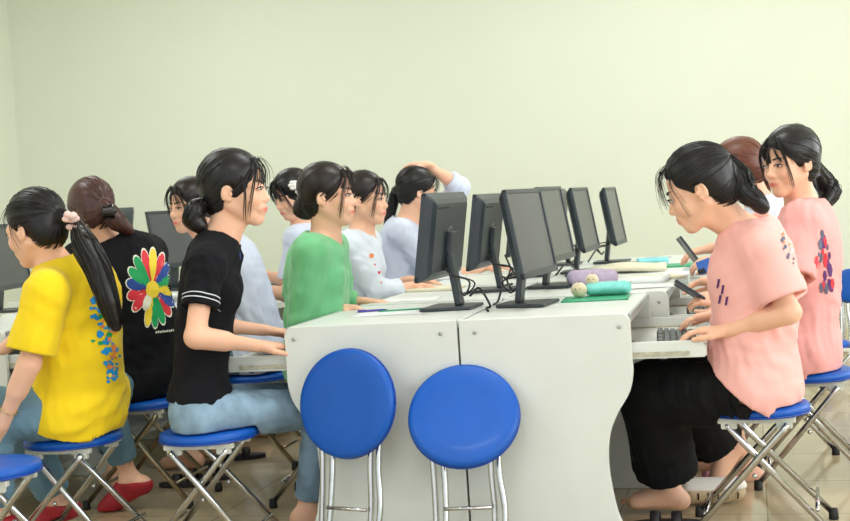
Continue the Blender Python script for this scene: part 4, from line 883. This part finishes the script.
for k in range(120):
    yy = rg.uniform(-.15, .13); xx = -.30*yy*.55+rg.normal()*.016; s_.append((int(rg.choice([0, 0, 0, 0, 0, 1, 2, 3])), dot(xx, yy, rg.uniform(.003, .010), 7, rg.uniform(.6, 1.5))))
decal(R1, R1['shirt'], 'blue_print', s_, c, u, v, [M['pc'], M['pg'], M['py'], M['po']])
c = P(824, 262, 4.75); u, v = viewframe(c)
decal(R11, R11['shirt'], 'plum_print', [(int(rg.choice([0, 0, 1, 2])), dot(rg.normal()*.012, rg.uniform(-.10, .10), rg.uniform(.004, .010), 6, 3.)) for k in range(26)], c, u, v, [M['pp'], M['pr'], M['pgr']])
c = P(793, 256, 4.1); u, v = viewframe(c)
decal(R10, R10['shirt'], 'back_print', [(int(rg.choice([0, 0, 1, 2])), dot(-.030+.0016*k+rg.normal()*.005, .075-k*.0065, rg.uniform(.002, .0055), 6, 1.6)) for k in range(16)], c, u, v, [M['pgr'], M['po'], M['pk']])
c = P(727, 294, 4.15); u, v = viewframe(c)
decal(R10, R10['shirt'], 'front_print', [(0, [(x, y), (x+.007, y+.002), (x+.013, y+.028), (x+.006, y+.028)]) for x, y in [(-.03, .02), (-.018, .0), (-.028, -.03), (-.008, -.036)]], c, u, v, [M['pp']])
def blob_part(R, name, c, r, m, n=7, seed=0, sc=1.):
    g_ = np.random.default_rng(seed); b = MB()
    for i in range(n):
        q = c+g_.normal(size=3)*r*.45-R['base']; b.ball(q, r*g_.uniform(.45, .65), (1, 1, g_.uniform(.7, 1)), 10)
    return b.build(name, m, R['root'])
blob_part(R1, 'scrunchie', P(71, 218, 4.27), .026, M['scr'], 12, 3); blob_part(R1, 'scrunchie_tail', P(74, 229, 4.27), .013, M['scr'], 6, 4)
blob_part(R11, 'scrunchie', P(813, 176, 4.84), .018, M['pgr'], 9, 3)
b = MB()
for k in range(7): b.tube(bez([P(103+k*1.5, 207-.3*k, 5.02)-R2['base'], P(104+k*1.5, 213, 4.98)-R2['base'], P(105+k*1.5, 219, 5.03)-R2['base']], 6), .006, 6)
b.tube([P(103, 213, 4.99)-R2['base'], P(116, 211, 4.99)-R2['base']], .009, 8); b.build('hair_claw', M['clip'], R2['root'])
w_ = R1['wr']['l']+(R1['el']['l']-R1['wr']['l'])*.22; d_ = un(R1['wr']['l']-R1['el']['l']); a_ = un(np.cross(d_, (0, 0, 1))); e_ = np.cross(d_, a_); b = MB()
b.tube([w_+(a_*math.cos(q)+e_*math.sin(q))*.0295-R1['base'] for q in np.linspace(0, 2*math.pi, 25)], .0022, 6); b.build('bracelet', M['gold'], R1['root'])
def shoe(R, S, k, m):
    an, kn = R['an'][k], R['kn'][k]; td = un(S_toe); lo = an-.22; hi = an+.22; F = Field(lo, hi, [(lo, hi)], .006, .006); foot(F, an, td, (0, 0, 1), .006)
    F.plane(an+A(0, 0, -.012), (0, 0, 1)); F.plane(A(0, 0, .004), (0, 0, -1)); V, Q = F.mesh(); link('shoe', mesh_from(smooth_keep_biggest(V, Q, 1)-R['base'], Q, True), R['root'], m)
S_toe = (-.9, .1, -.35); shoe(R1, None, 'r', M['red']); S_toe = (-1, .1, 0); shoe(R1, None, 'l', M['red'])
S_toe = (-.85, -.1, -.4); shoe(R2, None, 'l', M['red'])
# black shirt: blue edged placket with little charm
b = MB(); q = [R4['N']+R4['Fv']*.075-R4['T']*z-R4['L']*.02 for z in (.04, .09, .14)]
decal(R4, R4['shirt'], 'neck_placket', [(0, [(-.006, -.09), (.006, -.09), (.004, .07), (-.004, .07)])], P(240, 262, 4.2), *viewframe(P(240, 262, 4.2)), [M['pb']])
# ------------------------------------------------------------ things on the desks
def slab(name, c, d, rot, m, label, cat, group=None, bend=0., z=.7365, seg=8, curl=0.):
    """thin sheet or pad lying flat; slightly bowed; c = centre xy"""
    V = []; n = seg; W_, D_, H_ = d
    for k in (0, 1):
        for i in range(n+1):
            for j in range(n+1):
                x = (i/n-.5)*W_; y = (j/n-.5)*D_; zz = H_*k+bend*math.sin(math.pi*i/n)**2*(.6+.4*j/n)+curl*(i/n)**4*(j/n)**2; V.append((x, y, zz))
    q = (n+1)**2; F = []
    for i in range(n):
        for j in range(n):
            a = i*(n+1)+j; F.append((a, a+1, a+n+2, a+n+1)); F.append((q+a, q+a+n+1, q+a+n+2, q+a+1))
    for i in range(n):
        a = i*(n+1); F.append((a, a+n+1, q+a+n+1, q+a)); a += n; F.append((a, q+a, q+a+n+1, a+n+1))
        a = i; F.append((a, q+a, q+a+1, a+1)); a = n*(n+1)+i; F.append((a, a+1, q+a+1, q+a))
    o = link(name, mesh_from(V, F, False), None, m, (c[0], c[1], z)); o.rotation_euler = (0, 0, rot); return tag(o, label, cat, group)
ZD = .7365
def dp(x, y, z=ZD): q = Pz(x, y, z); return q
# left line
q = dp(388, 313); slab('paper_sheet', q, (.26, .20, .0015), .15, M['paper'], 'white paper on the near left desk under the green ruler', 'paper', bend=.0015)
q = dp(402, 311); slab('plastic_ruler', q, (.17, .030, .003), .30, M['foldg'], 'green plastic ruler on white paper by the green tunic', 'ruler', z=ZD+.0035)
q = dp(374, 312.5); b = MB(); b.tube([(-.055, 0, .0045), (.035, 0, .0045)], .0042, 10); b.tube([(.035, 0, .0045), (.052, 0, .0045)], .0042, 10, .001); o = b.build('pen', M['pens']); o.location = (q[0], q[1], ZD+.003); o.rotation_euler = (0, 0, .25)
b = MB(); b.tube([(-.060, 0, .0045), (-.030, 0, .0045)], .0047, 10); b.box((-.045, 0, .0095), (.03, .003, .0015)); b.build('pen_cap', M['pens'], o); tag(o, 'purple pen lying at the edge of the near left desk', 'pen')
q = dp(432, 290); slab('notebook', q, (.26, .19, .012), -.1, M['paperc'], 'cream notebook under the white sleeved hand, behind the left monitor', 'notebook')
q = dp(410, 300); slab('paper_sheet', q, (.24, .18, .0015), .1, M['paper'], 'white sheet left of the foot of the near left monitor', 'paper', bend=.002)
q = dp(442, 279); slab('notebook', q, (.24, .18, .010), .2, M['paper'], 'white notebook beyond the cream notebook on the left line', 'notebook')
# right line
q = dp(596, 299); slab('plastic_folder', q, (.24, .20, .004), .05, M['foldg'], 'green folder under the plush balls and teal pouch', 'folder')
def pouch(name, c, d, rot, m, label, cat, z=ZD, zipm=None, seed=0):
    root = thing(name, (c[0], c[1], z), label, cat, None, rot); F = Field(A(-d[0], -d[1], -.02), A(d[0], d[1], d[2]*2.5), [(A(-9, -9, -9), A(9, 9, 9))], .005, .005)
    F.rc((-d[0]*.33, 0, d[2]*.5), (d[0]*.33, 0, d[2]*.5), d[2]*.52, d[2]*.5, 0, flat=(0, 1, 0), fs=d[1]/d[2]); F.fold(.0022, (1, 0, 0), 70, seed); F.plane((0, 0, .001), (0, 0, -1))
    V, Q = F.mesh(); link('pouch_body', mesh_from(smooth_keep_biggest(V, Q, 1), Q), root, m)
    b = MB(); b.tube(bez([(-d[0]*.40, 0, d[2]*.92), (0, .004, d[2]*1.03), (d[0]*.40, 0, d[2]*.92)], 12), .0028, 6); b.box((d[0]*.43, 0, d[2]*.90), (.018, .006, .003)); b.build('zip', zipm or M['band'], root); return root
q = dp(589, 287); pouch('pencil_case', (q[0]+.01, q[1]+.06), (.22, .085, .068), .05, M['purple'], 'mauve fabric pencil case behind the plush balls', 'pencil case', seed=2)
q = dp(606, 296); pouch('pencil_pouch', (q[0]+.01, q[1]), (.19, .09, .048), .03, M['teal'], 'teal rounded pouch on the green folder', 'pouch', z=ZD+.0045, seed=3)
q = None
GB = 'cream plush balls'
for (x, y, r_, dz, lab) in ((579.5, 293.5, .030, 0, 'larger cream plush ball in front of the teal pouch'), (593, 291.5, .025, .034, 'smaller cream plush ball propped up between the larger one and the teal pouch')):
    q = dp(x, y+5); root = thing('plush_ball', (q[0], q[1], ZD+.0045+dz), lab, 'toy', GB); b = MB(); b.ball((0, 0, r_*.93), r_, (1, 1, .93), 24); b.build('ball', M['cream'], root)
    b = MB(); b.tube([(0, 0, r_*1.84), (.004, 0, r_*1.95)], .003, 6, .001); b.ball((-.010, -r_*.93, r_*1.1), .0022, n=8); b.ball((.008, -r_*.93, r_*1.1), .0022, n=8); b.build('button_eyes', M['cable'], root)
GPp = 'papers and books on the right line desks'
q = dp(640, 287); slab('paper_sheet', q, (.30, .21, .002), .25, M['paper'], 'white sheet at the right edge of the second desk', 'paper', GPp, bend=.004)
q = dp(632, 283); slab('paper_stack', q, (.29, .21, .016), -.10, M['paper'], 'stack of white papers on the second right desk', 'papers', GPp, bend=.003, curl=.01)
q = dp(652, 279); slab('notebook', q, (.25, .20, .012), .35, M['paperc'], 'cream notebook beside the stack of white papers', 'notebook', GPp, bend=.003)
q = dp(622, 272); slab('open_book', q, (.42, .28, .018), .05, M['paperc'], 'cream curled open book pages on the third right desk', 'book', GPp, bend=.022, curl=.012)
q = dp(668, 274); slab('paper_sheet', q, (.22, .21, .002), -.2, M['paper'], 'white sheet right of the curled open book', 'paper', GPp, bend=.005)
q = dp(653, 264.5); pouch('aqua_pouch', (q[0], q[1]), (.20, .10, .036), .1, M['aqua'], 'aqua pouch on the farthest right desk', 'pouch', seed=6)
q = dp(672, 266); slab('plastic_folder', q, (.19, .24, .006), .0, M['foldg'], 'green folder on the third right desk beside the aqua pouch', 'folder')
q = dp(640, 265); slab('notebook', (q[0]-.05, q[1]+.1), (.24, .2, .01), .3, M['mon'], 'dark notebook behind the aqua pouch', 'notebook')
# keyboards
def make_keyboard(loc, rot, label, z):
    root = thing('keyboard', (loc[0], loc[1], z), label, 'keyboard', 'black keyboards', rot)
    b = MB(); b.prism([(-.065, 0), (.065, 0), (.065, .012), (.055, .016), (-.062, .024), (-.065, .018)], -.215, .215, 'Y', .002); b.build('case', M['keyb'], root)
    for r_ in range(6):
        x = .050-.0205*r_; zz = .0165+.0082*(r_/5.); y = -.205
        for k in range(20):
            w_ = .0185
            if r_ == 0 and 4 <= k <= 8:
                if k > 4: continue
                y0 = -.205+k*.0205; c = MB().box((x, y0+.041, zz+.003), (.0165, .10, .008), bev=.002)
            elif r_ == 5 and k in (1, 6, 11): continue
            else: y0 = -.205+k*.0205; c = MB().box((x, y0+.009, zz+.003), (.0165, w_, .008), bev=.002)
            c.build('key', M['keyc'], root)
    return root
make_keyboard((-.262, 4.37), math.radians(4), 'black keyboard under the hands of the leaning woman in pink', .6085)
for i, o_ in enumerate([o for o in bpy.data.objects if o.name.split('.')[0] == 'key']):
    pass
def copy_tree(o, parent=None):
    c = o.copy(); COL.objects.link(c)
    if parent is not None: c.parent = parent
    for ch in list(o.children): copy_tree(ch, c)
    return c
k0 = [o for o in bpy.data.objects if o.name == 'keyboard'][0]
for loc_, lab in (((-.20, 5.22, .6085), 'black keyboard before the phone holding hands on the second right desk'), ((-1.66, 4.45, .6085), 'black keyboard under the hands of the woman in the black shirt')):
    k1 = copy_tree(k0); k1.location = loc_; k1['label'] = lab; 
    if loc_[0] < -1: k1.rotation_euler = (0, 0, math.pi)
def make_mouse(loc, rot, z, label):
    root = thing('computer_mouse', (loc[0], loc[1], z), label, 'mouse', 'computer mice', rot); F = Field(A(-.08, -.06, -.01), A(.08, .06, .06), [(A(-9, -9, -9), A(9, 9, 9))], .0035, .0035)
    F.el((0, 0, .006), (.056, .031, .030)); F.plane((0, 0, 0), (0, 0, -1)); V, Q = F.mesh(); link('mouse_shell', mesh_from(smooth_keep_biggest(V, Q), Q), root, M['mouse'])
    b = MB(); b.lathe([(.0001, -.003), (.008, -.003), (.009, 0), (.008, .003), (.0001, .003)], (-.030, 0, .028), Matrix.Rotation(math.radians(90), 3, 'X'), 16); b.build('scroll_wheel', M['band'], root)
    b = MB(); b.tube(bez([(-.052, 0, .008), (-.075, .02, .004), (-.07, .07, .003)], 10), .002, 6); b.build('mouse_cable', M['cable'], root)
make_mouse((-.44, 4.27), .3, .6085, 'dark blue mouse on the tray under the near right worktop')
make_mouse((-.36, 5.12), .3, .6085, 'dark blue mouse on the second right tray')
# cables hanging among the monitors
GC = 'black cables between the monitors'
def cable(pts, r_, label):
    b = MB(); b.tube(bez(pts, 28), r_, 8); o = b.build('power_cable', M['cable']); tag(o, label, 'cable', GC)
cable([P(470, 296, 4.70), P(479, 288, 4.72), P(490, 306-1, 4.62), A(-.93, 4.52, ZD+.004), A(-.90, 4.40, ZD+.004)], .0042, 'black cable looping from the back of the left monitor to the nearest foot')
cable([A(-.93, 4.66, ZD+.004), P(498, 301, 4.85), P(503, 287, 4.8), P(512, 284, 4.66)], .0042, 'black cable rising to the nearest screen facing right')
cable([P(505, 255, 5.5), P(511, 268, 5.45), A(-.98, 5.45, ZD+.05), A(-.93, 5.35, ZD+.005)], .0042, 'black cable behind the second monitor of the left line')
cable([P(556, 275, 5.6), P(566, 264, 5.7), P(575, 270, 5.9), A(-.86, 6.05, ZD+.005)], .0042, 'black cable between the second and third screens facing right')
cable([P(588, 262, 6.6), P(598, 248, 6.7), P(608, 246, 6.95)], .0042, 'black cable arching to the lone monitor at the right')
# phones
def make_phone(c, d, up, label, m, w_=.072, h_=.15):
    root = thing('mobile_phone', tuple(c), label, 'phone'); d = Vector(d).normalized(); up = Vector(up); up = (up-d*up.dot(d)).normalized(); s_ = d.cross(up); Rm = Matrix((s_, d, up)).transposed()
    MB().box((0, 0, 0), (w_, h_, .009), R=Rm, bev=.003).build('phone_case', m, root); MB().box(tuple(up*.0047), (w_-.006, h_-.008, .0012), R=Rm).build('phone_screen', M['glass'], root)
    MB().box(tuple(d*h_*.38+s_*w_*.28-up*.005), (.018, .03, .002), R=Rm, bev=.0008).build('camera_bump', M['glass'], root)
t1 = R11['wr']['l']+A(-.105, -.01, .035); make_phone(t1+A(-.02, .03, .01), (-.80, .1, .55), (.5, .3, .75), 'dark phone in the hands of the woman in pink behind', M['phone'], .068, .125)
make_phone(P(690, 253, 5.35), (-.55, 0, .83), (.8, .3, .55), 'dark grey phone held up by the auburn haired woman', M['phone'], .08, .16)
make_phone(P(708, 265, 5.2), (-.95, 0, -.3), (0, .95, -.3), 'blue phone held low by the auburn haired woman', M['phoneb'], .055, .085)
# left block
for x, y, d_, lab in ((16, 314, (.30, .21, .014), 'stack of white papers before the monitor at the left edge'), (14, 304, (.28, .2, .01), 'white notebook beyond the stack at the left edge')):
    q = dp(x, y); q = (-2.96, q[1]); slab('paper_stack', q, d_, .1, M['paper'], lab, 'papers')
# floor
def sandal(c, rot, label, m1, m2, z=0.):
    root = thing('sandal', (c[0], c[1], z), label, 'sandal', 'sandals and slippers on the floor', rot); pl = []
    for a in np.linspace(0, 2*math.pi, 29)[:-1]:
        x = .12*math.cos(a); y = (.040+.008*math.cos(a))*math.sin(a)*(1 if abs(math.sin(a)) < 2 else 1); pl.append((x, y))
    MB().prism(pl, .001, .020, 'Z', .003).build('sole', m1, root)
    for x0, x1 in ((.03, .035), (-.04, -.045)):
        b = MB(); V = []; 
        for i, a in enumerate(np.linspace(0, math.pi, 13)):
            for w_ in (-.016, .016): V.append((x0+w_, .044*math.cos(a), .012+.042*math.sin(a))); V.append((x0+w_, .0405*math.cos(a), .012+.038*math.sin(a)))
        F = []
        for i in range(12):
            a = 4*i; b_ = a+4; F += [(a, a+2, b_+2, b_), (a+1, b_+1, b_+3, a+3), (a, b_, b_+1, a+1), (a+2, a+3, b_+3, b_+2)]
        b.add(V, F, True); b.build('strap', m2, root)
q = Pz(187, 486, 0); sandal(q, .2, 'dark sandal on the floor left of the crossed stool legs', M['sandal'], M['sandal'])
q = Pz(208, 479, 0); sandal(q, -.1, 'dark sandal nearest the crossed legs of the jeans wearer stool', M['sandal'], M['sandal'])
q = Pz(240, 459, 0); sandal(q, .3, 'dark sandal farther back under the jeans', M['sandal'], M['sandal'])
q = Pz(700, 486, 0); sandal(q, .2, 'pink slipper behind the bare foot of the leaning woman', M['rubberp'], M['rubberp'])
q = Pz(668, 527, 0); sandal((q[0], q[1]), 0, 'black sandal under the bare foot at the bottom right', M['sandal'], M['sandal'])
q = Pz(694, 458, 0); sandal((q[0]-.1, q[1]+.35), 1.2, 'grey sandal far under the second right desk', M['sandal'], M['mon'])
q = Pz(712, 503, 0); root = thing('cloth_bag', (q[0]+.0, q[1], 0), 'rolled patterned cloth bag on the floor between the bare feet', 'bag', None, .12)
F = Field(A(-.16, -.1, -.01), A(.16, .1, .16), [(A(-9, -9, -9), A(9, 9, 9))], .006, .006); F.rc((-.07, 0, .043), (.08, 0, .045), .045, .040, 0, flat=(0, 1, 0), fs=1.2); F.fold(.003, (1, 0, 0), 55, 4); F.plane((0, 0, .002), (0, 0, -1)); V, Q = F.mesh(); link('bag_body', mesh_from(smooth_keep_biggest(V, Q), Q), root, M['quilt'])
F = Field(A(-.16, -.1, -.01), A(.16, .1, .16), [(A(-9, -9, -9), A(9, 9, 9))], .006, .006); F.rc((-.075, 0, .049), (.085, 0, .052), .045, .040, 0, flat=(0, 1, 0), fs=1.22); F.fold(.003, (1, 0, 0), 55, 4); F.plane((0, 0, .055), (0, 0, -1)); V, Q = F.mesh(); link('bag_flap', mesh_from(smooth_keep_biggest(V, Q), Q), root, M['quiltw'])
for k in range(6): 
    b = MB(); b.tube(bez([(-.085+.034*k, -.057, .050), (-.083+.034*k, -.058, .040), (-.085+.034*k, -.054, .026)], 6), .003, 6); b.build('stitch', M['brow'], root)
# background stools
q = Pz(-14, 463, .42); make_stool((q[0], q[1], 0), .1, 'empty blue folding stool cut by the left edge at the bottom corner', GS)
q = P(830, 284, 8.5); make_folded((q[0]-.01, q[1], 0), (-.3, -.9, .25), 0, 'blue folded stool behind the far pink t-shirt, near the back wall', GS, q[2], dia=.20)
q = P(847, 285, 7.6); make_folded((q[0], q[1], 0), (-.5, -.8, .25), 0, 'blue folded stool cut by the right edge of the picture', GS, q[2], dia=.20)
q = Pz(832, 386, 0); make_stool((q[0], q[1]+.1, 0), .3, 'low blue stool on the shining floor at the far right', GS, .235, dia=.22, wx=.10)
# ------------------------------------------------------------ lights and camera
def area(name, loc, rot, sx, sy, e, col=(1, 1, 1)):
    l = bpy.data.lights.new(name, 'AREA'); l.shape = 'RECTANGLE'; l.size = sx; l.size_y = sy; l.energy = e; l.color = col
    o = bpy.data.objects.new(name, l); COL.objects.link(o); o.location = loc; o.rotation_euler = rot; return o
for i, (a, b) in enumerate(wins): area('window_daylight', (XR+.20, (a+b)/2, 1.8), (0, math.radians(90), 0), 1.8, b-a, EN['win'], (1., 1., 1.))
for k, (x, y) in enumerate([(-3.6, 1.5), (-.6, 1.5), (-3.6, 4.4), (-.6, 4.4), (-3.6, 7.2), (-.6, 7.2)]):  # unseen ceiling lamps, added to light the room from above
    root = thing('added_ceiling_light', (x, y, ZC), 'long white unseen ceiling lamp added to light the desks', 'lamp', 'added ceiling lamps out of the picture'); MB().box((0, 0, -.03), (1.24, .16, .06), bev=.01).build('added_lamp_housing', wf, root); MB().box((0, 0, -.07), (1.2, .10, .02), bev=.006).build('added_lamp_diffuser', lampm, root)
    area('added_lamp_light', (x, y, ZC-.10), (0, 0, 0), 1.2, .3, EN['lamp'], (.97, .99, 1))
w = bpy.data.worlds.new('daylight'); scene.world = w; w.use_nodes = True; bg = w.node_tree.nodes['Background']; bg.inputs[0].default_value = (.86, .94, 1, 1); bg.inputs[1].default_value = EN['world']
cd = bpy.data.cameras.new('camera'); cam = bpy.data.objects.new('camera', cd); COL.objects.link(cam); scene.camera = cam
cd.sensor_width = 36; cd.lens = FPX/850*36; cd.clip_start = .05
Mx = Matrix.Identity(4)
for i in range(3): Mx[i][0] = CR[i]; Mx[i][1] = CU[i]; Mx[i][2] = -CF[i]; Mx[i][3] = CAM[i]
cam.matrix_world = Mx
cd.dof.use_dof = True; cd.dof.focus_distance = 4.5; cd.dof.aperture_fstop = 6.3
vs = scene.view_settings; vs.view_transform = 'Standard'; vs.look = 'None'; vs.gamma = 1; vs.use_curve_mapping = False; vs.exposure = EN['exp']
